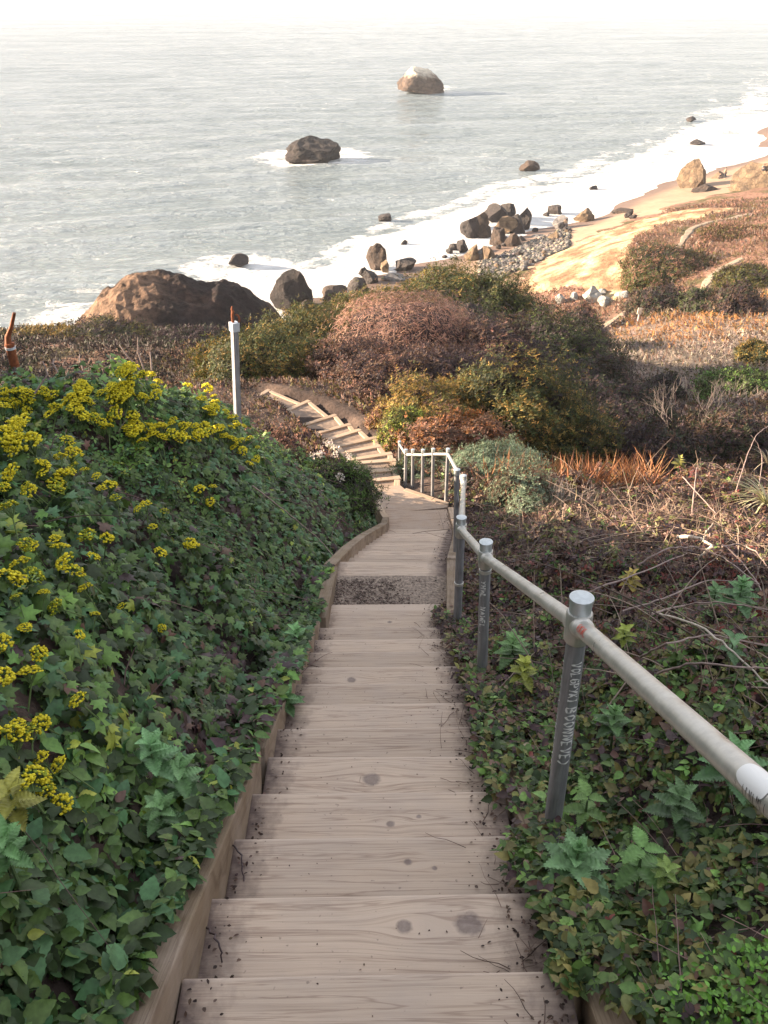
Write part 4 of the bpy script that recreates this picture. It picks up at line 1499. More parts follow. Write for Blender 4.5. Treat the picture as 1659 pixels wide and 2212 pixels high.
def right_set(n, y0, y1, smin, smax, tmpl, p=1.0, xw=None):
    y = y0 + (y1 - y0) * rng.random(n) ** p
    xm = 0.4256 * (y * cp_ + (1.5 + 0.5 * y) * sp_) + 1.4
    x = 0.38 + (xm - 0.38) * rng.random(n)
    ok = x > edge_right(y)
    x, y = x[ok], y[ok]
    gap = fbm(x * 2.0, y * 2.0, seed=137, oct=3)
    lay = rng.random(len(x)) ** 1.5
    k = ((gap > -0.25) | (rng.random(len(x)) < 0.4)) & (rng.random(len(x)) < 0.3 + 0.7 * sstep(-0.45, 0.05, vnoise(x * 8, y * 8, seed=139)))
    x, y, lay, gap = x[k], y[k], lay[k], gap[k]
    z = canopy_right(x, y)
    N = normal_at(canopy_right, x, y, 0.06)
    z = z - lay * np.minimum(0.22, 0.85 * (z - ground(x, y)))
    top = np.where((x < 0.64) & (y < 6.2), CZ - np.interp(y, PY, PH) + 0.01, -99)
    z = np.maximum(z, top + 0.07 * rng.random(len(x)))
    P = np.stack([x, y, z], 1)
    Nn = unit(N * 0.7 + np.array([0, -0.2, 0.5]) + 0.85 * rnd3(len(x)))
    T = np.array([-0.2, 0.2, -0.4]) + 1.3 * rnd3(len(x))
    s = smin + (smax - smin) * rng.random(len(x)) ** 1.5 * 1.2
    n1 = fbm(x * 0.8, y * 0.8, seed=141, oct=4)
    n2 = fbm(x * 0.5 + 9, y * 0.5, seed=143, oct=3)
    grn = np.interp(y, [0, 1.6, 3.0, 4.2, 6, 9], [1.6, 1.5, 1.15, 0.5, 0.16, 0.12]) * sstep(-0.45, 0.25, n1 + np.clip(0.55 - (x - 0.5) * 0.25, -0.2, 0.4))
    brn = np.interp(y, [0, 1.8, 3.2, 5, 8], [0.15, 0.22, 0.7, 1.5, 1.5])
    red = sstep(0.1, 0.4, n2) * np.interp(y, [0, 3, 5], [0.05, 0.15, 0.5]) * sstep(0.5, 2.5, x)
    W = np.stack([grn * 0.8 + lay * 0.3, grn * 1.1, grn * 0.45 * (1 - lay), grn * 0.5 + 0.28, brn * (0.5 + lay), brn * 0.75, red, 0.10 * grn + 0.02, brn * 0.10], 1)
    return P, Nn, T, s, tmpl, pal(len(x), RCOL, np.maximum(W, 0.004), 0.3)


rb = leaves("brambles", [right_set(44000, 0.0, 4.0, 0.028, 0.056, T_ser, 0.9), right_set(30000, 0.0, 4.2, 0.022, 0.04, T_tri3, 0.9), right_set(46000, 3.6, 7.5, 0.03, 0.056, T_tri), right_set(64000, 7.2, 15.6, 0.04, 0.07, T_tri, 0.9)], M_bramble)
tag(rb, "low tangle of brambles, green near the rail and brown further off", "brambles", kind="stuff")


# ---- canes and stalks
def ribbon_tubes(paths, rads, cols, name, mat, n=4):
    Vs, Fs, Cs, off = [], [], [], 0
    for pts, r, c in zip(paths, rads, cols):
        pts = np.asarray(pts, float)
        m = len(pts)
        t = np.gradient(pts, axis=0)
        t = unit(t)
        a = np.array([0.3, 0.2, 1.0]) if abs(t[0][2]) < 0.9 else np.array([1.0, 0, 0])
        u = unit(np.cross(t, a)); v = np.cross(t, u)
        rr = r * np.linspace(1, 0.45, m)[:, None]
        for k in range(n):
            an = 2 * math.pi * k / n
            Vs.append(pts + rr * (math.cos(an) * u + math.sin(an) * v))
        i = np.arange(m - 1)
        for k in range(n):
            k2 = (k + 1) % n
            Fs.append(np.stack([off + k * m + i, off + k2 * m + i, off + k2 * m + i + 1, off + k * m + i + 1], 1))
        Cs.append(np.repeat(np.array(c)[None], m * n, 0))
        off += m * n
    F = np.concatenate(Fs)
    return mesh_np(name, np.concatenate(Vs), F.ravel(), np.full(len(F), 4), mat, colors=np.concatenate(Cs))


def arc(p, d, L, sag, n=7, wob=0.03):
    s = np.linspace(0, 1, n)
    q = np.array(p)[None] + np.array(d)[None] * (s * L)[:, None]
    q[:, 2] += -sag * L * s ** 2 + 0.0
    q += rng.normal(0, wob * L / n, (n, 3)) * (s[:, None] > 0)
    return q


paths, rads, cols = [], [], []
for i in range(620):                                 # stalks standing or lying in the right slope
    y = 3.0 + 12.0 * rng.random() ** 0.9
    x = 0.9 + (0.4256 * (y * cp_ + (1.5 + 0.5 * y) * sp_) + 0.6 - 0.9) * rng.random()
    z = float(canopy_right(np.array(x), np.array(y)))
    if rng.random() < 0.45:
        d = unit(np.array([rng.normal(0, 0.3), rng.normal(0, 0.3), 1.0]))
        L = rng.uniform(0.15, 0.55)
        paths.append(arc((x, y, z - 0.08), d, L, rng.uniform(0, 0.25), 5)); rads.append(rng.uniform(0.002, 0.0042) * (1 + y * 0.05))
    else:
        a = rng.uniform(0, 6.28)
        d = unit(np.array([math.cos(a), 0.6 * math.sin(a), rng.uniform(0.0, 0.5)]))
        L = rng.uniform(0.3, 1.2)
        paths.append(arc((x, y, z - 0.02), d, L, rng.uniform(0.1, 0.5), 8)); rads.append(rng.uniform(0.0025, 0.005) * (1 + y * 0.04))
    cols.append(np.array([0.31, 0.235, 0.19]) * rng.uniform(0.4, 1.5))
for i in range(160):                                 # near right: short darker canes
    y = 0.6 + 3.4 * rng.random()
    x = 0.65 + (0.4256 * (y * cp_ + (1.5 + 0.5 * y) * sp_) + 0.3 - 0.65) * rng.random()
    z = float(canopy_right(np.array(x), np.array(y)))
    a = rng.uniform(0, 6.28)
    d = unit(np.array([math.cos(a), math.sin(a), rng.uniform(-0.1, 0.3)]))
    paths.append(arc((x, y, z - 0.06), d, rng.uniform(0.12, 0.4), 0.2, 6)); rads.append(rng.uniform(0.0012, 0.0028))
    cols.append(np.array([0.24, 0.16, 0.14]) * rng.uniform(0.5, 1.6))
tag(ribbon_tubes(paths, rads, cols, "dry_stalks", M_dry), "thin dry stalks and canes standing through the brambles on the right", "dry stalks", kind="stuff")
paths, rads, cols = [], [], []
for i in range(420):
    x, y = sample_left(1, 0.4, 12, -4.5)
    if not len(x):
        continue
    z = float(canopy_left(x, y)[0])
    a = rng.uniform(0, 6.28)
    d = unit(np.array([math.cos(a), math.sin(a), rng.uniform(-0.5, 0.3)]))
    paths.append(arc((x[0], y[0], z - 0.07), d, rng.uniform(0.2, 0.7), 0.3, 7)); rads.append(rng.uniform(0.0013, 0.0032) * (1 + 0.05 * y[0]))
    cols.append(np.array([0.11, 0.07, 0.065]) * rng.uniform(0.5, 2.4))
tag(ribbon_tubes(paths, rads, cols, "bramble_stems", M_dry), "thin dark stems threading the ivy on the left bank", "stems", kind="stuff")


# ---- shrubs
def shrub(name, label, px, base_h_or_y, size, cols, wts, n, leaf, tmpl=T_sprig, yaw=0.0, mode='y', lump=0.3, seed=0, cat="bush", core=0.72, upright=0.3, mat=None, group=None, spread=0.3):
    """px = photo point of the shrub's foot; size = half extents (x, y) and height"""
    if isinstance(px, tuple) and len(px) == 3:
        b = np.array(px, float)
    else:
        b = hit(*px)
    rx_, ry_, hz_ = size
    root = empty(name, b, yaw)
    tag(root, label, cat, group)
    d = rnd3(n)
    d[:, 2] = np.abs(d[:, 2]) * 1.0 - 0.12
    d = unit(d)
    lum = 1 + lump * fbm(d[:, 0] * 2.6 + seed, d[:, 1] * 2.6, d[:, 2] * 2.6, seed=200 + seed, oct=4, gain=0.65) * 2.2
    rad = lum * (1 - 0.32 * rng.random(n) ** 2.0) * np.where(rng.random(n) < 0.09, rng.uniform(1.03, 1.2, n), 1.0)
    d[:, 2] = np.where(d[:, 2] < 0.15, d[:, 2] - 0.1, d[:, 2])
    P = d * rad[:, None] * np.array([rx_, ry_, hz_])
    Nn = unit(d / np.array([rx_, ry_, hz_]) * min(rx_, hz_) + 0.38 * rnd3(n) + np.array([0, 0, 0.2]))
    T = d * 0.5 + np.array([0, 0, upright * 2]) + 0.7 * rnd3(n)
    pat = fbm(P[:, 0] * 1.4 + seed * 3, P[:, 1] * 1.4, P[:, 2] * 1.4, seed=220 + seed, oct=3)
    W = np.repeat(np.array(wts, float)[None], n, 0)
    W[:, 0] *= np.exp(-2.2 * pat); W[:, -1] *= np.exp(2.2 * pat)
    crown = leaves("crown", [(P, Nn, T, rng.uniform(0.7, 1.3, n) * leaf, tmpl, pal(n, cols, W, spread))], mat or M_shrub, root)
    m = MB()
    k = 18
    V, F = [], []
    for i in range(k + 1):
        for j in range(k * 2):
            th = math.pi * 0.56 * i / k
            ph = math.pi * j / k
            V.append((math.sin(th) * math.cos(ph), math.sin(th) * math.sin(ph), math.cos(th)))
    V = np.array(V)
    lu = 1 + lump * fbm(V[:, 0] * 2.6 + seed, V[:, 1] * 2.6, V[:, 2] * 2.6, seed=200 + seed, oct=4, gain=0.65) * 2.2
    V = V * (lu * core)[:, None] * np.array([rx_, ry_, hz_])
    for i in range(k):
        for j in range(k * 2):
            F.append((i * k * 2 + j, (i + 1) * k * 2 + j, (i + 1) * k * 2 + (j + 1) % (k * 2), i * k * 2 + (j + 1) % (k * 2)))
    m.add(V, F)
    for q in range(7):
        a = rng.uniform(0, 6.28)
        m.tube([(0.1 * rx_ * math.cos(a), 0.1 * ry_ * math.sin(a), -0.15), (0.3 * rx_ * math.cos(a), 0.3 * ry_ * math.sin(a), 0.35 * hz_), (0.75 * rx_ * math.cos(a), 0.75 * ry_ * math.sin(a), 0.62 * hz_)], [0.04, 0.03, 0.012], 5)
    m.build("branches", M_twigcore, root)
    return root


def m2(px_w, p):
    return px_w * scale_at(p)


SH_OLIVE, SH_GREEN, SH_DKG, SH_GOLD = (0.11, 0.095, 0.03), (0.085, 0.105, 0.035), (0.045, 0.055, 0.028), (0.32, 0.21, 0.06)
SH_ROSE, SH_PINK, SH_DKP, SH_BRN = (0.27, 0.145, 0.105), (0.42, 0.25, 0.19), (0.065, 0.045, 0.05), (0.13, 0.08, 0.055)
SH_SAGE, SH_SAGEL, SH_GREY = (0.14, 0.19, 0.13), (0.24, 0.30, 0.21), (0.22, 0.18, 0.155)


def gz(x, y):
    return float(ground(np.array(float(x)), np.array(float(y))))


def foot(px, py, y, sink=0.15):
    """ground point at distance y below the photo column px"""
    x = 0.0
    for _ in range(6):
        z = gz(x, y)
        x = (px - 829.5) / FPX * (y * cp_ + (CZ - z) * sp_)
    return (x, y, gz(x, y) - sink)


def bush_at(name, label, px, top_py, y, wpx, dy, cols, wts, n, leaf, **kw):
    """bush on the ground at distance y, its crown reaching up to photo height top_py and wpx frame pixels wide"""
    f = foot(px, 0, y)
    ztop = at_y(px, top_py, y)[2] - 0.0
    s = scale_at(np.array(f))
    return shrub(name, label, f, None, (wpx * s * 0.74, dy * 1.25, max(0.4, (ztop - f[2]) * 0.93)), cols, wts, n, leaf, **kw)


bush_at("shrub", "olive green shrub right of the grey post, above the winding steps", 570, 712, 27.5, 200, 1.6, [SH_DKG, SH_OLIVE, SH_GREEN, SH_GOLD], [0.7, 1, 0.9, 0.3], 15000, 0.17, seed=1)
bush_at("shrub", "dark green shrub between the grey post and the rosy dome bush", 685, 668, 30, 220, 1.8, [SH_DKG, SH_OLIVE, SH_GREEN, SH_GOLD], [0.9, 1, 0.8, 0.15], 15000, 0.18, seed=2)
bush_at("shrub", "big rosy brown dome shaped bush in the middle of the knoll", 872, 618, 29.5, 265, 2.3, [SH_DKP, SH_ROSE, SH_PINK], [0.2, 1, 1.8], 38000, 0.19, tmpl=T_needle, seed=3, lump=0.07, core=0.86)
bush_at("shrub", "dusky purple brown bush in shade right of the rosy dome", 1055, 690, 28.5, 190, 2.0, [SH_DKP, SH_BRN, SH_ROSE], [1.4, 0.7, 0.2], 15000, 0.18, seed=4)
bush_at("shrub", "dark green bush on the right shoulder of the knoll", 1175, 668, 33, 230, 2.4, [SH_DKG, SH_DKP, SH_GREEN], [1, 0.8, 0.5], 16000, 0.2, seed=5)
bush_at("shrub", "dark bush at the low right end of the knoll in shade", 1240, 790, 27, 230, 2.0, [SH_DKP, SH_DKG, SH_BRN], [1.2, 0.8, 0.3], 14000, 0.18, seed=6)
bush_at("shrub", "olive bush along the knoll crest beside the shore rocks", 830, 628, 39, 230, 2.0, [SH_OLIVE, SH_GREEN, SH_GOLD], [1, 0.9, 0.4], 12000, 0.22, seed=7, lump=0.2)
bush_at("shrub", "highest green bush on the knoll crest below the boulder pile", 985, 574, 41, 190, 2.2, [SH_DKG, SH_GREEN, SH_OLIVE, SH_GOLD], [0.5, 1, 0.9, 0.25], 13000, 0.22, seed=8)
bush_at("shrub", "dark green bush on the far right of the knoll crest", 1085, 600, 40, 120, 2.0, [SH_DKG, SH_GREEN, SH_OLIVE], [1, 0.8, 0.5], 10000, 0.22, seed=9)
bush_at("shrub", "low green bush low on the knoll crest above the left shore rocks", 690, 672, 37, 130, 1.8, [SH_OLIVE, SH_GREEN, SH_GOLD], [0.8, 0.9, 0.3], 9000, 0.22, seed=10)
bush_at("shrub", "rusty brown brush on the inside bend of the winding steps", 700, 742, 28.5, 210, 1.1, [SH_DKP, SH_BRN, SH_ROSE], [0.8, 1, 0.5], 12000, 0.15, seed=11)
bush_at("shrub", "dark brown brush below the rosy dome beside the steps", 845, 752, 25.5, 200, 1.3, [SH_DKP, SH_BRN, SH_ROSE], [1, 0.8, 0.3], 12000, 0.15, seed=12)
bush_at("shrub", "golden green bush above the pipe railing, lit by the sun", 935, 824, 19.5, 170, 1.2, [SH_BRN, SH_OLIVE, SH_GREEN, SH_GOLD], [0.4, 0.7, 0.5, 1.8], 15000, 0.12, seed=13)
bush_at("shrub", "feathery olive bush in front of the knoll shade", 1110, 790, 20, 260, 1.4, [SH_DKG, SH_OLIVE, SH_GREEN, SH_GOLD], [0.9, 1, 0.5, 0.35], 17000, 0.15, seed=14, upright=0.6)
bush_at("shrub", "small lime green bush at the foot of the golden bush", 876, 886, 18.2, 80, 0.6, [SH_OLIVE, SH_GREEN, G_LIME], [0.5, 1, 0.7], 6000, 0.10, seed=15)
bush_at("shrub", "shadowy dark brush in the hollow right of the olive bush", 1290, 868, 23, 230, 1.6, [SH_DKP, SH_DKG, SH_BRN], [1.3, 0.7, 0.3], 12000, 0.16, seed=16)
bush_at("sage_bush", "large pale sage bush right of the corner rail post", 1070, 972, 14.6, 150, 0.9, [SH_SAGE, SH_SAGE, SH_SAGEL], [0.6, 1, 0.9], 15000, 0.075, seed=17, lump=0.25)
bush_at("sage_bush", "dull green sage bush behind the closely spaced rail posts", 930, 1002, 15.4, 120, 0.5, [SH_BRN, SH_SAGE, SH_GREEN], [0.5, 1, 0.6], 9000, 0.08, seed=18)
bush_at("sage_bush", "small sage bush low beside the upright slim post", 1130, 1010, 12.6, 110, 0.6, [SH_BRN, SH_SAGE, SH_SAGEL], [0.7, 0.9, 0.5], 8000, 0.075, seed=19)
bush_at("shrub", "russet bush at the top end of the left bank beside the box steps", 600, 950, 13.0, 90, 0.5, [SH_DKP, SH_BRN, SH_ROSE], [0.7, 1, 0.6], 9000, 0.10, seed=20)

for i, (lab, px, top, y, wpx, dy, cols, wts) in enumerate([
    ("dull olive brush low between the olive shrub and the steps", 600, 785, 28.3, 130, 0.9, [SH_DKP, SH_OLIVE, SH_BRN], [1, 0.8, 0.6]),
    ("dark russet brush directly under the rosy dome's left end", 765, 740, 26.5, 150, 1.2, [SH_DKP, SH_BRN, SH_ROSE], [1, 0.9, 0.5]),
    ("deep purple brush filling the dip below the rosy dome's right end", 960, 745, 25.5, 190, 1.3, [SH_DKP, SH_DKP, SH_BRN], [1, 0.8, 0.4]),
    ("dim green bush between the rosy dome and the knoll crest", 960, 640, 35, 230, 2.2, [SH_DKG, SH_DKP, SH_GREEN], [1, 0.7, 0.5]),
    ("shaded bush on the knoll's right flank above the hollow", 1150, 745, 29.5, 220, 1.8, [SH_DKP, SH_DKG, SH_BRN], [1.2, 0.8, 0.3]),
    ("brown brush spilling down beside the fourth box step", 800, 850, 22.5, 90, 0.6, [SH_DKP, SH_BRN, SH_ROSE], [0.8, 1, 0.6]),
    ("rusty brush between the box steps and the lime green bush", 845, 884, 19.6, 60, 0.6, [SH_BRN, SH_ROSE, SH_GOLD], [1, 0.7, 0.5]),
    ("coppery brush at the golden bush's foot", 985, 905, 17.6, 190, 0.7, [SH_BRN, SH_ROSE, (0.30, 0.13, 0.05)], [0.8, 0.8, 0.7]),
    ("low mossy scrub by the left side timber of the box steps", 590, 940, 15.5, 80, 0.6, [SH_DKP, SH_BRN, SH_OLIVE], [1, 0.8, 0.5])]):
    bush_at("shrub", lab, px, top, y, wpx, dy, cols, wts, 9000, 0.14, seed=60 + i)

# white-flowered bush at the end of the left bank
wf = bush_at("flowering_bush", "dark bush with small fluffy white flower heads beside the box steps", 718, 1003, 11.6, 120, 0.5, [SH_DKP, SH_DKG, G_MID], [1, 0.8, 0.9], 8000, 0.07, seed=21)
n = 30
for q in range(15):
    a, e = rng.uniform(0, 6.28), rng.uniform(0.15, 1.2)
    c = np.array([0.40 * math.cos(a) * math.cos(e), 0.5 * math.sin(a) * math.cos(e) - 0.1, 0.15 + 0.75 * math.sin(e)])
    P = c + rnd3(n) * rng.uniform(0.02, 0.06, (n, 1))
    fl = leaves("flower_head", [(P, rnd3(n), rnd3(n), rng.uniform(0.026, 0.045, n), T_ov, pal(n, [(0.72, 0.66, 0.60), (0.52, 0.45, 0.41)], [1, 0.6], 0.15))], M_petal, wf)

# bushes on the far right slope
FAR = [((1440, 560), "dark green bush capping the bluff edge beside the small trail", 1430, 528, 82, 120, 4.5, [SH_ROSE, SH_OLIVE, SH_DKG], [0.8, 1, 1]),
       ((1500, 560), "olive bush below the bluff cap on the far slope", 1390, 565, 79, 70, 3.0, [SH_OLIVE, SH_GREEN, SH_ROSE], [1, 0.8, 0.5]),
       ((1420, 640), "dark bush beside the pale signpost on the far slope", 1425, 617, 66, 110, 2.0, [SH_DKP, SH_DKG, SH_BRN], [1, 0.8, 0.3]),
       ((1520, 640), "round dark bush right of the signpost", 1520, 622, 62, 70, 1.8, [SH_DKG, SH_DKP, SH_GREEN], [1, 0.7, 0.4]),
       ((1560, 660), "dark brush at the right edge of the orange grass", 1590, 618, 58, 90, 1.8, [SH_DKP, SH_BRN, SH_DKG], [1, 0.6, 0.5]),
       ((1600, 820), "bright green low bush at the right edge above the bare shrub", 1610, 812, 31, 150, 1.4, [SH_DKG, SH_GREEN, G_LIT], [0.5, 1, 0.5]),
       ((1240, 665), "brown bush in front of the white boulders", 1245, 655, 62, 70, 1.5, [SH_DKP, SH_BRN, SH_ROSE], [1, 0.7, 0.3]),
       ((1330, 700), "dusky brush left of the pale dirt trail", 1255, 690, 50, 100, 1.8, [SH_DKP, SH_BRN, SH_GREY], [1, 0.6, 0.4]),
       ((1480, 580), "olive patch of brush on the rosy slope", 1505, 548, 82, 110, 2.6, [SH_OLIVE, SH_BRN, SH_ROSE], [1, 0.6, 0.5]),
       ((1600, 500), "long olive bush near the top right of the rosy slope", 1600, 500, 92, 120, 2.6, [SH_OLIVE, SH_BRN, SH_ROSE], [1, 0.8, 0.6]),
       ((1610, 590), "dull green bush on the slope above the orange grass", 1620, 575, 68, 100, 2.0, [SH_OLIVE, SH_DKP, SH_GREEN], [1, 0.6, 0.5]),
       ((1640, 770), "small dark green bush at the right edge", 1640, 742, 42, 70, 1.2, [SH_DKG, SH_OLIVE, SH_GOLD], [1, 0.7, 0.3]),
       ((1430, 850), "small dark bush in the grey scrub right of the hollow", 1430, 815, 33, 80, 1.0, [SH_DKP, SH_DKG, SH_GREY], [1, 0.7, 0.3]),
       ((1400, 900), "blackish green bush at the hollow's right side", 1400, 880, 26, 120, 1.1, [SH_DKP, SH_DKG], [1, 1]),
       ((1560, 920), "shady brown bush left of the pale reeds", 1560, 895, 21, 200, 1.1, [SH_DKP, SH_DKG, SH_BRN], [1, 0.7, 0.4]),
       ((1420, 940), "dim brush in front of the bare grey shrub", 1420, 925, 19.5, 170, 1.0, [SH_DKP, SH_BRN, SH_DKG], [1, 0.6, 0.5]),
       ((250, 720), "olive bush on the dark slope below the headland", 210, 706, 44, 210, 2.5, [SH_DKP, SH_OLIVE, SH_DKG], [1, 0.8, 0.7]),
       ((60, 720), "low golden brown bush at the far left slope edge", 50, 722, 43, 160, 2.2, [SH_DKP, SH_OLIVE, SH_GOLD], [0.6, 0.8, 0.6]),
       ((430, 760), "dark bush on the slope between headland and grey post", 400, 735, 40, 160, 2.2, [SH_DKP, SH_DKG], [1, 0.5])]
for i, (_, lab, px, top, y, wpx, dy, cols, wts) in enumerate(FAR):
    bush_at("shrub", lab, px, top + (6 if y > 40 else 0), y, wpx * 0.85, dy, cols, wts, 5000, 0.10 + 0.004 * y, seed=30 + i, lump=0.28)


# low scrub carpeting the far slopes
def scrub(name, label, n, xr, yr, colf, hmin, hmax, keepf=None, tm=T_sprig, lean=0.5):
    y = yr[0] * (yr[1] / yr[0]) ** rng.random(n)
    x = xr[0] + (xr[1] - xr[0]) * rng.random(n)
    if callable(keepf):
        k = keepf(x, y)
        x, y = x[k], y[k]
    z = ground(x, y)
    k = (z > 1.2) & ~((y > 80) & (z < 3.4))
    x, y, z = x[k], y[k], z[k]
    n = len(x)
    hgt = (0.35 + 0.65 * rng.random(n)) * np.interp(y, [14, 110], [hmin, hmax]) * (1 + 0.7 * fbm(x * 0.4, y * 0.4, seed=151, oct=3))
    P = np.stack([x, y, z + hgt * 0.25 * rng.random(n)], 1)
    T = np.array([0, 0, 1.0]) + lean * rnd3(n)
    Nn = np.array([-0.3, -0.6, 0.4]) + 0.8 * rnd3(n)
    o = leaves(name, [(P, Nn, T, np.maximum(hgt, 0.05), tm, colf(x, y))], M_shrub)
    return tag(o, label, name.replace("_", " "), kind="stuff")


def land_only(x, y):
    v = np.stack([x, y, np.zeros_like(x)], 1)
    blf = in_poly(x, y, BLUFF) | in_poly(x, y, BLUFF2)
    edge = x < 0.4256 * (y * cp_ + (CZ - 8) * sp_) * 1.05 + 3
    trail = TRAILD(x, y) > 0.75
    corr = (x > np.interp(y, LY, LX) - 0.05) & (x < np.interp(y, RY, RX) + 0.1 + 0.35 * sstep(17, 19, y)) & (y < 24.4)
    return ~blf & edge & trail & ~corr


TRAILS = [[(1282, 722), (1310, 702), (1345, 680), (1375, 662), (1400, 648), (1385, 636), (1362, 626)], [(1400, 648), (1440, 640)],
          [(1500, 660), (1515, 630), (1530, 605), (1560, 580), (1600, 560)], [(1465, 538), (1478, 515), (1490, 498), (1540, 478), (1620, 462)]]
TRW = [[hit(*q) for q in tr] for tr in TRAILS]


def TRAILD(x, y):
    d = np.full(np.shape(x), 1e9)
    for tr in TRW:
        for a, b in zip(tr[:-1], tr[1:]):
            ab = b[:2] - a[:2]
            t = np.clip(((x - a[0]) * ab[0] + (y - a[1]) * ab[1]) / (ab @ ab + 1e-9), 0, 1)
            d = np.minimum(d, np.hypot(x - a[0] - t * ab[0], y - a[1] - t * ab[1]))
    return d


M_trail = simple_mat("trail_dirt", (0.25, 0.195, 0.145), 0.95, 0, 0.25, 2.0, 0.3)
for tr in TRW:
    pts = []
    for a, b in zip(tr[:-1], tr[1:]):
        k = max(2, int(np.linalg.norm(b - a) / 0.8))
        pts += [a + (b - a) * i / k for i in range(k)]
    pts.append(tr[-1])
    pts = np.array(pts)
    t = unit(np.gradient(pts[:, :2], axis=0))
    nrm = np.stack([-t[:, 1], t[:, 0]], 1)
    V, F = [], []
    k = 7
    for i in range(len(pts)):
        for j in range(k):
            wv = 0.42 + 0.25 * float(vnoise(i * 0.7, j * 0.1, seed=161))
            q = pts[i, :2] + nrm[i] * (j / (k - 1) - 0.5) * 2 * wv
            V.append((q[0], q[1], gz(q[0], q[1]) + 0.06 - (0.12 if j in (0, k - 1) else 0)))
    for i in range(len(pts) - 1):
        for j in range(k - 1):
            F.append((i * k + j, i * k + j + 1, (i + 1) * k + j + 1, (i + 1) * k + j))
    m = MB(); m.add(V, F)
    tag(m.build("footpath", M_trail, None, True), "pale trodden dirt trail across the far scrub slope", "footpath", kind="structure")


def cols_right(x, y):
    n1 = fbm(x * 0.15, y * 0.15, seed=171, oct=4)
    n2 = fbm(x * 0.4, y * 0.4, seed=173, oct=3)
    grey = sstep(26, 34, y) * (1 - sstep(50, 60, y))
    orange = np.exp(-((y - 56 - 0.25 * (x - 20)) / 4.5) ** 2) * sstep(14, 18, x)
    shade = 1 - sstep(24, 33, y)  # hollow's shade put into the scrub colour by darker tufts
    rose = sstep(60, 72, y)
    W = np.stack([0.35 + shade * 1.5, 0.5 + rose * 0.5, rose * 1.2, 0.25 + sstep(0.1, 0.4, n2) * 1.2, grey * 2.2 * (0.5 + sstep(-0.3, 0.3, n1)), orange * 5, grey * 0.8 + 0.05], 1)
    return pal(len(x), [SH_DKP, SH_BRN, SH_ROSE, SH_OLIVE, SH_GREY, (0.40, 0.20, 0.08), (0.34, 0.29, 0.25)], W, 0.3)


scrub("dry_scrub", "grey, rosy and rusty dry scrub over the right hand slope", 110000, (5, 60), (22, 125), cols_right, 0.24, 0.5, land_only)
scrub("low_brush", "low brown brush around the knoll and the winding steps", 52000, (-9, 9.5), (15.0, 50), lambda x, y: pal(len(x), [SH_DKP, SH_BRN, SH_ROSE, SH_OLIVE], [1, 1, 0.45, 0.5], 0.3), 0.22, 0.6, land_only)
scrub("dark_scrub", "dry scrub on the slope below the headland, slope shadow put into its dark colour", 26000, (-30, -4), (24, 66), lambda x, y: pal(len(x), [(0.035, 0.026, 0.03), (0.03, 0.036, 0.02), (0.075, 0.05, 0.04), (0.07, 0.055, 0.05)], [1.6, 0.9, 0.5, 0.6], 0.3), 0.3, 0.8, land_only)  # colours darkened to carry the shadow lying on this slope
scrub("dry_grass", "thin pale dry grass stalks on the far slopes", 16000, (6, 50), (24, 110), lambda x, y: pal(len(x), [SH_GREY, (0.38, 0.31, 0.26), SH_ROSE], [1, 1, 0.6], 0.3), 0.4, 0.7, land_only, T_needle, 0.35)
# ------------------------------------------------------------------ yellow flower heads on the left bank
def can_off(x, y):
    return canopy_left(x, y)


def flower_variant(i, green):
    r = np.random.default_rng(40 + i)
    n = 70
    a = r.uniform(0, 6.28, n)
    e = np.arccos(1 - r.random(n) * 0.85)
    P = np.stack([np.sin(e) * np.cos(a), np.sin(e) * np.sin(a), np.cos(e) * 0.8], 1) * (0.036 * r.uniform(0.85, 1.12, (n, 1)))
    s = r.uniform(0.0045, 0.0095, n)
    yel = np.where(r.random((n, 1)) < green, np.array([[0.36, 0.42, 0.05]]), np.array([[0.98, 0.86, 0.06]])) * r.uniform(0.75, 1.15, (n, 1))
    v = octv[None] * s[:, None, None] + P[:, None, :]
    f = octf[None] + (np.arange(n) * 6)[:, None, None]
    o = mesh_np("flower_cluster", v.reshape(-1, 3), f.ravel(), np.full(n * 8, 3), M_petal, colors=np.repeat(yel, 6, 0), link=False)
    m = MB()
    for k in range(12):
        m.tube([(0, 0, -0.045), P[k] * 0.9], 0.0016, 4)
    m.tube([(0.01, 0.015, -0.17), (0, 0, -0.045)], 0.003, 5)
    st = m.build("stem", simple_mat("flower_stem", (0.09, 0.14, 0.04), 0.7), None)
    COL.objects.unlink(st)
    return o.data, st.data


FV = [flower_variant(i, g) for i, g in enumerate((0.05, 0.12, 0.25, 0.5, 0.8))]
fr = random.Random(11)
FP = [(12, 1032), (30, 1022), (8, 1055), (95, 1025), (62, 1062), (58, 1052), (20, 1098), (120, 1062), (122, 1048), (250, 1080), (298, 1102), (315, 1092), (70, 1183), (56, 1178), (118, 1165), (130, 1185), (46, 1222), (72, 1246), (145, 1215), (158, 1238), (18, 1248), (36, 1258),
      (95, 1283), (122, 1312), (36, 1290), (55, 1358), (4, 1392), (85, 1413), (66, 1455), (6, 1462), (170, 1515), (22, 1588), (38, 1602), (40, 1565), (92, 1640), (130, 1655), (78, 1677), (95, 1706), (56, 1708), (132, 1740), (88, 1565), (66, 1585), (200, 1205), (205, 1330), (262, 1312), (350, 1358), (170, 1372), (345, 1195),
      (460, 1052), (455, 1085), (430, 1060), (520, 955), (410, 1175), (415, 1182), (330, 1140), (355, 1108), (190, 1160), (230, 1165), (185, 1275)]
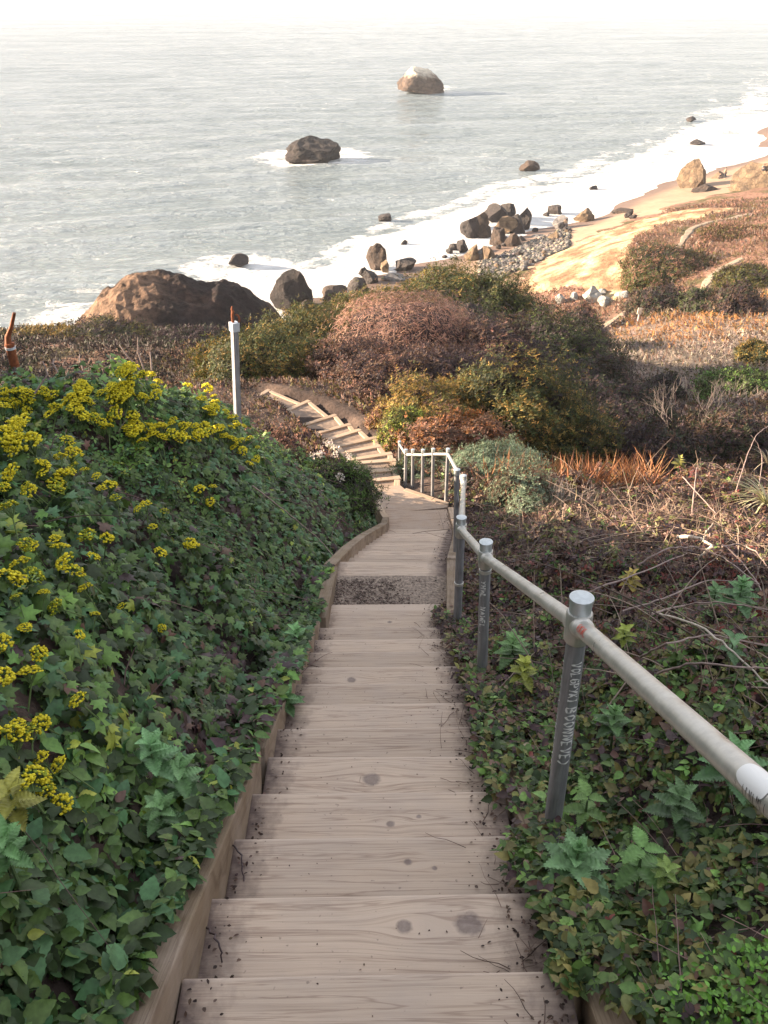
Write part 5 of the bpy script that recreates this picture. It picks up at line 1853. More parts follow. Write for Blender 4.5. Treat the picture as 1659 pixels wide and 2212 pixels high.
for (x0, x1, y0, y1, n) in ((0, 60, 845, 890, 12), (60, 180, 838, 905, 15), (165, 260, 825, 880, 17), (255, 345, 785, 870, 24), (285, 350, 920, 960, 9), (370, 440, 860, 950, 12), (440, 540, 870, 960, 16), (180, 300, 880, 930, 7), (120, 260, 1000, 1060, 7), (60, 160, 950, 1020, 7), (390, 480, 800, 860, 7), (0, 50, 905, 990, 8), (500, 560, 930, 1010, 6)):
    FP += [(fr.uniform(x0, x1), fr.uniform(y0, y1)) for _ in range(n)]
for (px, py) in FP:
    q = hit(px, py, 0.03, canopy_left, 16)
    if q[1] > 14:
        q = at_y(px, py + 12, 7.5)
        q[2] = float(canopy_left(q[0], q[1])) + 0.06
    gi = fr.choice([0, 0, 0, 1, 1, 2, 2, 3, 4]) if py > 960 else fr.choice([0, 0, 0, 1, 1, 2])
    d, sd = FV[gi]
    o = bpy.data.objects.new("flower_cluster", d)
    s = fr.uniform(0.6, 1.2) * (0.95 if py > 1280 else 1.1 if py > 960 else 1.5)
    o.location = q
    o.scale = (s, s, s * fr.uniform(0.75, 1.1))
    o.rotation_euler = (fr.uniform(0.1, 0.7), fr.uniform(-0.1, 0.5), fr.uniform(0, 6.28))
    COL.objects.link(o)
    tag(o, "yellow flower cluster standing out of the green ivy bank left of the stairs", "flower", "yellow flower clusters on the ivy bank")
    c = bpy.data.objects.new("stem", sd)
    COL.objects.link(c)
    c.parent = o


# ------------------------------------------------------------------ leafy plants
def toothed(n=26):
    V, F = [], []
    for i in range(n + 1):
        y = i / n
        wdt = 0.33 * math.sin(math.pi * min(1, y ** 0.75 * 0.98 + 0.02)) ** 0.9 * (1 - 0.15 * y)
        tooth = (0.86 if i % 2 else 1.12) if 0 < i < n else 0.2
        dz = -0.32 * y * y
        back = -0.018 if i % 2 == 0 else 0.012
        vein = 0.02 if i % 4 < 2 else -0.012
        V += [(-wdt * tooth, y + back * -1, dz + 0.30 * wdt), (-wdt * 0.5, y, dz + 0.17 * wdt + vein), (0, y, dz - 0.03), (wdt * 0.5, y, dz + 0.17 * wdt + vein), (wdt * tooth, y + back * -1, dz + 0.30 * wdt)]
    for i in range(n):
        for j in range(4):
            a = i * 5 + j
            F += [(a, a + 1, a + 6), (a, a + 6, a + 5)]
    return np.array(V), np.array(F)


T_net = toothed()


def nettle(label, px, py, wpx, f=canopy_right, tiers=4, col=G_BLUE, hgt=1.0, cat="weed", name="leafy_weed", off=0.05, light=1.0, lift=0.03):
    q = hit(px, py, off, f, 20)
    s = scale_at(q) * wpx
    root = empty(name, (q[0], q[1], q[2] + lift))
    tag(root, label, cat)
    P, N, T, L, Cc = [], [], [], [], []
    a0 = rng.uniform(0, 3.1)
    for k in range(tiers):
        z = s * (0.45 * hgt) * (k / max(1, tiers - 1)) + 0.02
        m_ = 4 if tiers > 2 else 3 if k else 4
        for j in range(m_):
            a = a0 + k * 1.1 + j * 2 * math.pi / m_ + rng.normal(0, 0.15)
            el = 0.1 + 0.28 * k + rng.normal(0, 0.1)
            t = np.array([math.cos(a) * math.cos(el), math.sin(a) * math.cos(el), math.sin(el)])
            nn_ = np.array([-math.cos(a) * math.sin(el), -math.sin(a) * math.sin(el), math.cos(el)])
            P.append(np.array([0, 0, z]) + t * 0.02 * s); N.append(nn_); T.append(t)
            L.append(s * (0.50 - 0.075 * k) * rng.uniform(0.85, 1.15))
            Cc.append(np.array(col) * (0.75 + 0.22 * k) * rng.uniform(0.85, 1.15) * light * 1.45)
    leaves("foliage", [(np.array(P), np.array(N), np.array(T), np.array(L), T_net, np.array(Cc))], M_ivy, root)
    m = MB()
    m.tube([(0.01, 0, -0.12), (0, 0, s * 0.2), (0, 0, s * 0.46 * hgt)], [0.006, 0.005, 0.003], 6)
    m.build("stem", M_stem, root)
    return root


M_stem = simple_mat("green_stem", (0.08, 0.13, 0.05), 0.7)
nettle("large toothed blue green weed leaning over the right end of the lowest steps", 1232, 1945, 190, tiers=6, lift=0.10, col=(0.115, 0.200, 0.092))
nettle("four leaved bright green weed right of the large blue green weed", 1372, 1912, 125, tiers=2, lift=0.07, col=(0.135, 0.252, 0.072))
nettle("small knobbly green weed right of the four leaved weed", 1432, 1918, 70, tiers=3, col=(0.162, 0.231, 0.056))
nettle("pale green sprig in front of the nearest rail post's foot", 1176, 1768, 75, tiers=2, col=(0.176, 0.284, 0.088))
nettle("green sprig just right of the nearest rail post's foot", 1262, 1772, 95, tiers=2, col=(0.135, 0.231, 0.064))
nettle("dark spiky weed below the middle of the near rail", 1458, 1782, 130, tiers=4, col=(0.081, 0.137, 0.060))
nettle("broad crinkled weed under the sticker end of the rail", 1572, 1695, 150, tiers=4, col=(0.108, 0.210, 0.088))
nettle("bushy green weed beside the near post, behind the rail", 1320, 1590, 100, tiers=5, col=(0.088, 0.158, 0.060))
nettle("tall glossy weed above the rail at the right edge", 1592, 1312, 100, tiers=5, col=(0.115, 0.210, 0.092))
nettle("small weed above the rail left of the tall glossy weed", 1540, 1306, 55, tiers=3, col=(0.101, 0.179, 0.072))
nettle("three leaved weed low beside the near rail at the right", 1575, 1425, 75, tiers=2, col=(0.108, 0.200, 0.088))
nettle("pale nettle by the second rail post's foot", 1105, 1425, 85, tiers=4, col=(0.135, 0.231, 0.088))
nettle("yellow green weed between the second post and the near post", 1130, 1475, 75, tiers=4, col=(0.230, 0.252, 0.048))
nettle("bright sprig above the near rail by the red marking", 1345, 1395, 55, tiers=3, col=(0.230, 0.273, 0.048))
nettle("yellowing sprig on the brown brambles left of the dry branch", 1360, 1270, 55, tiers=4, col=(0.297, 0.231, 0.056))
nettle("lone yellow green sprig at the top of the right slope", 1465, 1010, 34, tiers=4, col=(0.24, 0.23, 0.06), off=0.2, light=0.6)
nettle("mint green nettle near the lower left side board", 335, 1672, 130, f=canopy_left, tiers=4, col=(0.135, 0.252, 0.112))
nettle("broad lobed mint green weed beside the lower left side board", 398, 1720, 120, f=canopy_left, tiers=3, col=(0.149, 0.263, 0.112))
nettle("mid green nettle above the bottom of the left side board", 355, 1800, 120, f=canopy_left, tiers=4, col=(0.101, 0.179, 0.072))
nettle("light green nettle hanging over the left side board", 640, 1400, 70, f=canopy_left, tiers=4, col=(0.135, 0.252, 0.104))
nettle("green nettle clump on the left edge near the step weed", 620, 1540, 80, f=canopy_left, tiers=4, col=(0.108, 0.200, 0.080))
nettle("yellowish broad leaved weed at the left photo edge below the flowers", 40, 1775, 130, f=canopy_left, tiers=3, col=(0.270, 0.263, 0.056))
nettle("large pale ivy like weed at the bottom left edge", 25, 1880, 130, f=canopy_left, tiers=3, col=(0.121, 0.242, 0.088))

# weed growing through a step
sx, sy = -0.17, 3.71
root = empty("step_weed", (sx, sy, CZ - np.interp(sy, PY, PH) - 0.0))
root.location.z = CZ - (2.254 + 0.19 * 7)
tag(root, "small feathery green weed growing across the left half of a step", "weed")
n = 150
P = np.stack([rng.uniform(-0.22, 0.15, n), rng.normal(0, 0.02, n), rng.uniform(0.0, 0.045, n)], 1)
leaves("foliage", [(P, rnd3(n) + np.array([0, 0, 1.0]), rnd3(n), rng.uniform(0.012, 0.03, n), T_ov, pal(n, [G_MID, G_LIT, G_DARK], [1, 1, 0.5]))], M_ivy, root)

# bright low clover at the bottom right corner
n = 1500
x = rng.normal(0.98, 0.20, n); y = rng.normal(1.18, 0.13, n)
k = (x > 0.6)
x, y = x[k], y[k]
n = len(x)
P = np.stack([x, y, canopy_right(x, y) + 0.01 + 0.03 * rng.random(n)], 1)
tag(leaves("clover", [(P, np.array([0, -0.3, 1.0]) + 0.5 * rnd3(n), rnd3(n), rng.uniform(0.010, 0.022, n), T_ov, pal(n, [(0.20, 0.42, 0.06), (0.14, 0.30, 0.05)], [1, 0.6]))], M_ivy),
    "bright lime green clover patch at the bottom right", "clover", kind="stuff")

# ------------------------------------------------------------------ dry canes and branches that stand out
def cane(label, pts, r, mat=None, f=canopy_right, off=0.08, name="dry_cane", cat="cane", bend=0.0):
    W = [hit(px, py, off + o_, f, 20) for (px, py, o_) in pts]
    d0 = W[0][1]
    # smooth polyline
    W = np.array(W)
    t = np.linspace(0, len(W) - 1, 6 * (len(W) - 1) + 1)
    Q = np.stack([np.interp(t, np.arange(len(W)), W[:, i]) for i in range(3)], 1)
    for _ in range(3):
        Q[1:-1] = (Q[:-2] + 2 * Q[1:-1] + Q[2:]) / 4
    Q += rng.normal(0, 0.003, Q.shape)
    root = empty(name, Q[0])
    m = MB()
    m.tube(list(Q - Q[0]), list(np.linspace(r, r * 0.55, len(Q))), 7)
    o = m.build(name, mat or M_cane, None, True)
    o.location = Q[0]
    bpy.data.objects.remove(root)
    tag(o, label, cat)
    return o


cane("thick bleached broken branch arching over the brown brambles", [(1465, 1160, .10), (1490, 1158, .16), (1515, 1164, .16), (1540, 1180, .10)], 0.019, M_palewood, name="dead_branch", cat="branch")
cane("short bleached branch stub below the arching branch", [(1540, 1180, .10), (1525, 1190, .08), (1512, 1202, .04)], 0.016, M_palewood, name="dead_branch", cat="branch")
cane("pale twig forking up from the bleached branch", [(1520, 1165, .06), (1524, 1150, .10), (1540, 1132, .14)], 0.008, M_palewood, name="dead_branch", cat="branch")
cane("long curved cane crossing under the bleached branch", [(1380, 1220, .02), (1440, 1183, .12), (1500, 1180, .16), (1560, 1202, .14), (1640, 1262, .03)], 0.008)
cane("long low cane sweeping across the brambles above the rail", [(1255, 1285, .03), (1310, 1265, .08), (1400, 1230, .12), (1485, 1195, .05)], 0.008)
cane("cane rising from the rail towards the long curved cane", [(1345, 1320, .04), (1430, 1295, .08), (1530, 1250, .12), (1640, 1262, .08)], 0.007)
cane("nearly straight pale cane running to the right edge", [(1410, 1325, .05), (1480, 1305, .10), (1560, 1300, .12), (1659, 1318, .08)], 0.007)
cane("bright cane dropping from the tall weed to the right edge", [(1410, 1322, .03), (1500, 1345, .12), (1570, 1395, .12), (1659, 1480, .06)], 0.007, M_palewood)
cane("thin cane fanned above the near rail's middle", [(1380, 1420, .03), (1440, 1390, .08), (1530, 1370, .1), (1659, 1395, .06)], 0.006)
cane("thin cane below the fanned cane", [(1420, 1455, .02), (1500, 1430, .08), (1600, 1440, .08), (1659, 1445, .03)], 0.006)
cane("stout leaning stalk rising over the right slope crest", [(1495, 1110, .02), (1500, 1060, .30), (1505, 1010, .55)], 0.012, M_cane)
cane("tall forked cane against the dark hollow at the right edge", [(1590, 1060, .05), (1612, 990, .45), (1632, 940, .75), (1659, 920, .9)], 0.010)
cane("drooping cane beside the tall forked cane", [(1640, 1050, .1), (1648, 990, .42), (1636, 955, .66), (1622, 940, .72)], 0.008)
cane("slender diagonal cane on the brambles below the yellow green sprig", [(1475, 1030, .15), (1510, 1070, .12), (1548, 1110, .03)], 0.009)
cane("curved cane at the right edge below the pale reeds", [(1560, 1180, .05), (1600, 1175, .12), (1640, 1195, .12), (1659, 1230, .08)], 0.008)
cane("long diagonal cane at the right edge of the brambles", [(1560, 1175, .05), (1610, 1220, .10), (1645, 1275, .04)], 0.007)
cane("dark bent twig hooking over the left side board", [(455, 1805, .02), (500, 1822, .09), (522, 1850, .10), (527, 1905, .02)], 0.004, M_darkcane, canopy_left, 0.0, "dark_twig", "twig")
cane("dark arching twig over the lower left side board", [(400, 1972, .02), (445, 2000, .07), (475, 2040, .07), (482, 2080, .0)], 0.004, M_darkcane, canopy_left, 0.0, "dark_twig", "twig")
cane("long bare stick lying down the ivy below the white flowers", [(545, 1050, .05), (630, 1115, .06), (690, 1165, .06), (745, 1232, .05)], 0.007, M_cane, canopy_left, 0.03, "dry_stick", "stick")


def stalks_at(label, pts, rads, mat, name="dry_stalk", cat="stalk", group=None):
    for (a, b, y, lab) in pts:
        p = at_y(*a, y); q = at_y(*b, y + 0.1)
        m = MB()
        mid_ = (p + q) / 2 + np.array([rng.normal(0, 0.03), 0, 0.02])
        m.tube([np.zeros(3), mid_ - p, q - p], [rads, rads * 0.8, rads * 0.5], 6)
        o = m.build(name, mat, None, True)
        o.location = p
        tag(o, lab, cat, group)


stalks_at("", [((302, 800), (258, 745), 7.2, "leaning dry stalk over the yellow flowers, left of the crossing pair"), ((312, 800), (298, 728), 7.4, "tallest dry stalk above the brightest yellow flowers"),
               ((328, 800), (324, 760), 7.3, "short upright stalk right of the tallest dry stalk"), ((75, 850), (92, 780), 5.6, "long bent stem beside the rusty pipe"),
               ((180, 800), (172, 765), 7.4, "thin stalk left above the yellow flowers"), ((245, 790), (240, 765), 7.4, "shortest dry stalk above the flowers' left end"),
               ((125, 805), (115, 775), 6.8, "short dry stalk between the bent stem and the thin stalk")], 0.007, M_cane)


# bare twiggy shrubs
def bare_shrub(name, label, base, h, spread, mat, seed, rad=0.014, gens=4):
    r = np.random.default_rng(seed)
    root = empty(name, base)
    tag(root, label, "bare shrub")
    mains = [MB() for _ in range(2)]

    def grow(p, d, L, ra, g):
        m = mains[0] if g >= gens - 1 else mains[1]
        e = p + d * L
        mid_ = (p + e) / 2 + r.normal(0, 0.06 * L, 3)
        m.tube([p, mid_, e], [ra, ra * 0.85, ra * 0.6], 5, False)
        if g == 0:
            return
        for k in range(r.integers(2, 4)):
            nd = unit(d + r.normal(0, spread, 3) + np.array([0, 0, 0.15]))
            grow(mid_ if k == 2 else e, nd, L * r.uniform(0.6, 0.85), ra * 0.6, g - 1)
    for k in range(5):
        a = r.uniform(0, 6.28)
        grow(np.array([0, 0, -0.1]), unit(np.array([math.cos(a) * 0.5, math.sin(a) * 0.5, 1.0])), h * 0.36, rad, gens)
    mains[0].build("main_stem", mat, root)
    mains[1].build("twigs", mat, root)


M_greytwig = simple_mat("grey_twig", (0.36, 0.30, 0.27), 0.85, 0, 0.3, 15)
M_darktwig = simple_mat("dim_twig", (0.22, 0.18, 0.165), 0.85, 0, 0.3, 15)
q = foot(1215, 0, 12.2); bare_shrub("bare_shrub", "pale leafless shrub right of the large sage bush", q, 1.0, 0.45, M_greytwig, 3, 0.011)
q = foot(1275, 0, 12.6); bare_shrub("bare_shrub", "second pale leafless shrub, further right of the sage bush", q, 0.8, 0.5, M_greytwig, 4, 0.010)
q = foot(1475, 0, 21.5); bare_shrub("bare_shrub", "grey leafless shrub in the shady hollow at the right", q, 2.1, 0.4, M_darktwig, 5, 0.02)
q = foot(1560, 0, 27); bare_shrub("bare_shrub", "farther leafless shrub in the grey scrub at the right", q, 1.6, 0.45, M_darktwig, 6, 0.02)
q = foot(1370, 0, 30); bare_shrub("bare_shrub", "leafless pale shrub at the edge of the knoll's shade", q, 1.7, 0.45, M_darktwig, 7, 0.02)


# pale strap-leaved reeds at the right edge and the reddish fringe before the bushes
def tuft(name, label, base, n, L, wid, cols, mat, seed, cat="reeds", out=0.6):
    r = np.random.default_rng(seed)
    root = empty(name, base)
    tag(root, label, cat)
    V, F, Cc = [], [], []
    for i in range(n):
        a = r.uniform(0, 6.28)
        el = r.uniform(0.55, 1.3)
        d = np.array([math.cos(a) * math.cos(el), math.sin(a) * math.cos(el), math.sin(el)])
        l = L * r.uniform(0.6, 1.1)
        s = np.linspace(0, 1, 9)
        q = d[None] * (s * l)[:, None]
        q[:, 2] -= out * l * s ** 2.2
        q[:, :2] += np.array([math.cos(a), math.sin(a)]) * (0.35 * l * s ** 2)[:, None]
        side = np.array([-math.sin(a), math.cos(a), 0])
        wv = wid * (1 - s ** 2) + 0.001
        b = len(V)
        for k in range(9):
            V += [q[k] - side * wv[k], q[k] + side * wv[k] + np.array([0, 0, 0.004])]
            Cc += [np.array(cols[i % len(cols)]) * r.uniform(0.85, 1.15)] * 2
        for k in range(8):
            F.append((b + 2 * k, b + 2 * k + 1, b + 2 * k + 3, b + 2 * k + 2))
    F = np.array(F)
    mesh_np("blades", np.array(V), F.ravel(), np.full(len(F), 4), mat, parent=root, colors=np.array(Cc))


q = hit(1640, 1090, 0.1, canopy_right, 20)
tuft("reed_tuft", "pale yellow strap leaved reed tuft at the right edge", (q[0] + 0.15, q[1] + 0.1, q[2] - 0.05), 70, 0.85, 0.011, [(0.50, 0.46, 0.28), (0.40, 0.42, 0.22), (0.55, 0.47, 0.33)], M_dry, 3)
q = hit(1660, 1000, 0.1, canopy_right, 24)
tuft("reed_tuft", "smaller pale reed tuft behind the strap leaved one, at the slope's crest", (q[0], q[1], q[2] - 0.05), 30, 0.8, 0.009, [(0.50, 0.42, 0.30), (0.42, 0.36, 0.24)], M_dry, 4)
n = 1600
yy = rng.uniform(13.6, 16.2, n); xx = rng.uniform(1.6, 5.0, n)
zz = ground(xx, yy)
cl = pal(n, [(0.34, 0.15, 0.07), (0.26, 0.13, 0.08), (0.44, 0.26, 0.13)], [1, 1, 0.5])
P = np.stack([xx, yy, zz], 1)
tag(leaves("red_stalks", [(P, rnd3(n) + np.array([0, -1, 0]), np.array([0, 0, 1.2]) + 0.75 * rnd3(n), rng.uniform(0.35, 0.8, n), (np.array([(-.014, 0, 0), (.014, 0, 0), (.02, .6, .05), (0, 1, .2), (-.0, .6, .05)]), np.array([(0, 1, 4), (1, 2, 4), (4, 2, 3)])), cl)], M_dry),
    "fringe of rusty red dry stalks before the olive bushes", "stalks", kind="stuff")
n = 1500
yy = rng.uniform(10.2, 13.0, n); xx = rng.uniform(1.7, 4.8, n)
P = np.stack([xx, yy, canopy_right(xx, yy) - 0.05], 1)
cl = pal(n, [(0.42, 0.32, 0.25), (0.34, 0.25, 0.20), (0.26, 0.17, 0.13)], [1, 1, 0.7])
tag(leaves("straw", [(P, rnd3(n) + np.array([0, -1, 0]), np.array([0, 0, 0.5]) + 0.9 * rnd3(n), rng.uniform(0.12, 0.4, n), (np.array([(-.014, 0, 0), (.014, 0, 0), (.015, .6, .05), (0, 1, .2), (-.0, .6, .05)]), np.array([(0, 1, 4), (1, 2, 4), (4, 2, 3)])), cl)], M_dry),
    "bleached straw matted on the slope below the bare shrubs", "straw", kind="stuff")

# dead leaves and soil crumbs on the treads
P, N, T, L, Cc = [], [], [], [], []
for k in range(0, 13):
    yn, h = 1.43 + 0.379 * k, 2.254 + 0.19 * k
    if k == 12:
        yn, h = 6.17, 4.534
    for i in range(150):
        side = rng.random()
        if side < 0.62:
            x = 0.47 - abs(rng.normal(0, 0.07)) + 0.0
        elif side < 0.88:
            x = -0.51 + abs(rng.normal(0, 0.05))
        else:
            x = rng.uniform(-0.5, 0.45)
        y = yn - 0.375 + (0.36 * rng.random() ** 1.6 if side < 0.88 else 0.36 * rng.random())
        P.append((x, y, CZ - h + 0.004 + 0.012 * rng.random() * (side < 0.88)))
        L.append(rng.uniform(0.006, 0.02) if side < 0.88 else rng.uniform(0.004, 0.009))
for i in range(420):
    y = rng.uniform(6.9, 12.6)
    x = np.interp(y, RY, RX) - 0.06 - abs(rng.normal(0, 0.07))
    kk = math.ceil((y - 6.98) / 0.354)
    P.append((x, y, CZ - (4.65 + 0.19 * max(kk, 0)) + 0.01 if y < 11.7 else CZ - 7.28)); L.append(rng.uniform(0.008, 0.025))
P = np.array(P); n = len(P)
tag(leaves("leaf_litter", [(P, np.array([0, 0, 1.0]) + 0.5 * rnd3(n), rnd3(n), np.array(L), T_ov, pal(n, [(0.05, 0.033, 0.03), (0.10, 0.065, 0.05), (0.17, 0.115, 0.09)], [1, 1, 0.35]))], M_dry),
    "small dead leaves and crumbs of soil along the step ends", "leaf litter", kind="stuff")
paths, rads, cols = [], [], []
for i in range(150):
    k = rng.integers(0, 13)
    yn, h = 1.43 + 0.379 * k, 2.254 + 0.19 * k
    x = 0.46 - abs(rng.normal(0, 0.09)); y = yn - 0.35 + 0.3 * rng.random()
    a = rng.uniform(0, 6.28)
    paths.append(arc((x, y, CZ - h + 0.012), (math.cos(a), math.sin(a), 0.1), rng.uniform(0.04, 0.16), 0.0, 5, 0.12)); rads.append(rng.uniform(0.001, 0.0024)); cols.append(np.array([0.16, 0.11, 0.09]) * rng.uniform(0.4, 1.8))
tag(ribbon_tubes(paths, rads, cols, "twig_litter", M_dry), "short dry twigs scattered at the right ends of the steps", "twigs", kind="stuff")

# ------------------------------------------------------------------ rocks
def rock_mesh(name, w, dpt, hgt, seed, sub=4, facets=14, rough=0.06, flat=0.35, mat=None, taper=0.2, skew=0.0):
    r = np.random.default_rng(seed)
    bm = bmesh.new()
    bmesh.ops.create_icosphere(bm, subdivisions=sub, radius=1)
    V = np.array([v.co[:] for v in bm.verts])
    for k in range(facets):
        nrm = unit(r.normal(size=3))
        d = r.uniform(0.5, 0.86)
        ov = np.maximum(0, V @ nrm - d)
        V = V - ov[:, None] * nrm * 1.0
    V = V * (1 + rough * 2.0 * fbm(V[:, 0] * 2 + seed, V[:, 1] * 2, V[:, 2] * 2, seed=seed, oct=4))[:, None]
    V = V * np.array([w / 2, dpt / 2, hgt * 0.62])
    V[:, 2] += hgt * flat
    tp = 1 - taper * np.clip(V[:, 2] / hgt, 0, 1)
    V[:, 0] *= tp; V[:, 1] *= tp
    V[:, 0] += skew * np.clip(V[:, 2], 0, 99)
    for v, c in zip(bm.verts, V):
        v.co = c
    me = bpy.data.meshes.new(name)
    bm.to_mesh(me); bm.free()
    for p_ in me.polygons:
        p_.use_smooth = False
    me.materials.append(mat)
    return me


def rock(label, px, py_base, wpx, hpx, mat, seed, h=30.0, name="boulder", cat="rock", depth=0.9, group=None, sub=4, rough=0.085, facets=18, tilt=0.0, rot=None, taper=0.2, skew=0.0):
    """px, py_base: where the rock's foot meets water or sand (height h below the eye)"""
    p = at_h(px, py_base, h)
    s = scale_at(p)
    w_, hh = wpx * s * 1.32, hpx * s / math.cos(PITCH) * 1.12
    o = bpy.data.objects.new(name, rock_mesh(name, w_, w_ * depth, hh, seed, sub, facets, rough, 0.33, mat, taper, skew))
    o.location = (p[0], p[1] + w_ * depth * 0.3, p[2])
    o.rotation_euler = (0, tilt, random.Random(seed).uniform(0, 6.28) if rot is None else rot)
    if rot is None:
        o.rotation_euler[2] = random.Random(seed).uniform(-0.5, 0.5)
    COL.objects.link(o)
    return tag(o, label, cat, group)


rock("far pale topped sea stack standing in the open water", 913, 203, 92, 45, M_paletop, 3, name="sea_stack", sub=5, rough=0.10, facets=12, taper=0.38)
rock("broad dark sea stack ringed by foam left of the far pale stack", 672, 352, 118, 42, M_seastack, 14, name="sea_stack", sub=5, rough=0.13, facets=12, taper=0.35, skew=0.35)
for lab, px, py, wp, hp, mt, sd in [
    ("flat dark rock awash in foam above the headland's right shoulder", 513, 578, 50, 20, M_rockdark, 21),
    ("big rounded dark boulder in the surf right of the headland", 630, 672, 74, 66, M_seastack, 22),
    ("small tan rock leaning on the big rounded surf boulder", 665, 686, 34, 32, M_rockbrown, 23),
    ("brown blocky boulder behind the dark green shrub's crest", 722, 664, 66, 46, M_rockbrown, 24),
    ("dark pointed boulder right of the brown blocky boulder", 776, 640, 40, 32, M_rockdark, 25),
    ("tall peaked brown boulder standing alone in the surf", 819, 582, 44, 48, M_rockbrown, 26),
    ("orange faced small rock at the foot of the peaked boulder", 832, 590, 22, 22, M_rocktan, 27),
    ("low dark boulder right of the peaked surf boulder", 876, 588, 52, 28, M_rockdark, 28),
    ("ragged dark rock left below the peaked boulder", 800, 616, 36, 30, M_rockdark, 29),
    ("small dark rock washed by foam beside the ragged rock", 788, 600, 26, 18, M_seastack, 30),
    ("low grey rocks hugging the knoll's top edge", 850, 612, 60, 16, M_rockgrey, 31),
    ("tiny dark rock alone in the surf above the peaked boulder", 832, 480, 34, 14, M_rockdark, 32),
    ("small dark rock mid surf, right of the tiny lone rock", 873, 532, 16, 10, M_rockdark, 33),
    ("lone brown rock in the white water above the boulder pile", 1147, 370, 40, 16, M_rockbrown, 34),
    ("dark humped rock far out in the white water at the right", 1508, 316, 34, 13, M_rockdark, 35),
    ("farthest small dark rock in the white water", 1494, 262, 20, 8, M_rockdark, 36),
    ("small flat dark rock in the surf before the tan beach", 1284, 412, 24, 8, M_rockdark, 37),
    ("weedy dark rock at the water's edge left of the tan boulder", 1200, 466, 40, 20, M_rockdark, 38),
    ("small dark rock left behind the weedy rock", 1180, 470, 18, 10, M_rockdark, 39),
    ("tan and grey boulder on the wet sand", 1266, 482, 44, 24, M_rocktan, 40),
    ("two toned boulder with a person on top at the sand's edge", 1214, 500, 40, 26, M_rockgrey, 41),
    ("dark boulder at the upper tip of the boulder pile", 1097, 474, 32, 34, M_rockdark, 42),
    ("broad dark boulder second from the upper tip of the pile", 1066, 482, 52, 30, M_rockdark, 43),
    ("steep dark boulder at the right end of the pile", 1134, 494, 38, 36, M_rockdark, 44),
    ("orange lit boulder in the middle of the pile", 1092, 506, 48, 32, M_rocktan, 45),
    ("dark boulder tucked between the orange one and the steep one", 1118, 505, 34, 32, M_rockdark, 46),
    ("brown boulder at the seaward left corner of the pile", 1020, 516, 46, 42, M_rockdark, 47),
    ("rusty boulder beside the seaward corner boulder", 1044, 516, 36, 30, M_rockbrown, 48),
    ("brown boulder behind the rusty boulder", 1040, 494, 40, 30, M_rockbrown, 49),
    ("large brown boulder below the pile's middle", 1108, 542, 40, 32, M_rockbrown, 50),
    ("brown angular boulder left of that large brown one", 1078, 535, 34, 34, M_rockbrown, 51),
    ("tan boulder, biggest of the lower cobbles", 1056, 576, 36, 40, M_rocktan, 52),
    ("pointed tan boulder at the water side of the cobbles", 1020, 572, 28, 36, M_rocktan, 53),
    ("dark boulder in the foam left of the pointed tan boulder", 1000, 548, 26, 26, M_rockdark, 54),
    ("small dark stone farthest left of the cobbles", 980, 542, 18, 16, M_rockdark, 55),
    ("grey boulder between the tan boulders of the cobbles", 1040, 570, 24, 30, M_rockgrey, 56),
    ("square tan boulder on the cobbles below the bluff", 1146, 582, 44, 28, M_rocktan, 57),
    ("yellow tan boulder by the bluff's foot", 1175, 545, 20, 20, M_rocktan, 58),
    ("pale boulder at the top of the cobbles beside the bluff", 1196, 538, 32, 30, M_rocktan, 59),
    ("orange stone at the sand's end of the bluff", 1224, 522, 26, 22, M_rocktan, 60),
    ("dark stone right of the large brown boulder", 1128, 530, 28, 14, M_rockdark, 61),
    ("dark stone farther right along the cobble line", 1166, 522, 34, 14, M_rockgrey, 62)]:
    rock(lab, px, py, wp, hp, mt, sd)
rock("tall ribbed tan boulder on the beach before the bright bluff rocks", 1506, 412, 66, 54, M_rocktan, 70, h=29.3, sub=5, rough=0.10)
rock("low rough rock heap at the ribbed boulder's foot", 1530, 428, 60, 24, M_rockbrown, 71, h=29.0, sub=5, rough=0.16)
rock("russet rock mound with people on it", 1558, 394, 40, 18, M_rocktan, 72, h=29.4)
rock("large sunlit pale outcrop at the right edge of the beach", 1668, 440, 140, 80, M_rocktan, 73, h=28.4, name="rock_outcrop", sub=5, rough=0.14, depth=0.8)
rock("driftwood brown low rocks strung across the sand", 1352, 464, 42, 10, M_rockbrown, 74, h=29.5)
for lab, px, py, wp, hp, sd in [("largest white boulder in the gully by the trail", 1280, 655, 44, 26, 80), ("pointed white boulder at the left of the gully", 1212, 660, 24, 24, 81), ("bluish white boulder between the two biggest", 1240, 652, 20, 16, 82),
                                ("white boulder low in front of the largest", 1310, 662, 40, 18, 83), ("small white boulder near the trail's end", 1345, 648, 36, 14, 84), ("white stone behind the largest white boulder", 1300, 642, 26, 14, 85)]:
    q = hit(px, py)
    rock(lab, px, py, wp, hp, M_rockpale, sd, h=CZ - q[2], name="white_boulder")
sr = random.Random(5)
for i in range(46):                                    # loose stones at the tide line and among the cobbles
    if i < 20:
        t_ = sr.random(); px = 960 + 420 * t_; py = 560 - 95 * t_ + sr.uniform(-22, 8)
        mt, lab, g = M_rockdark, "small dark stone in the wash along the tide line", "small dark stones along the tide line"
    else:
        px = sr.uniform(1070, 1205); py = 590 - (px - 1070) * 0.42 + sr.uniform(-18, 22)
        mt, lab, g = sr.choice([M_rockgrey, M_rockbrown, M_rocktan]), "mid sized stone lying among the grey cobbles below the bluff", "mid sized stones among the cobbles"
    q = hit(px, py)
    w_ = sr.uniform(8, 19)
    rock(lab, px, py, w_, w_ * 0.6, mt, 100 + i, h=min(CZ - q[2], 30.0), name="stone", group=g, sub=2)

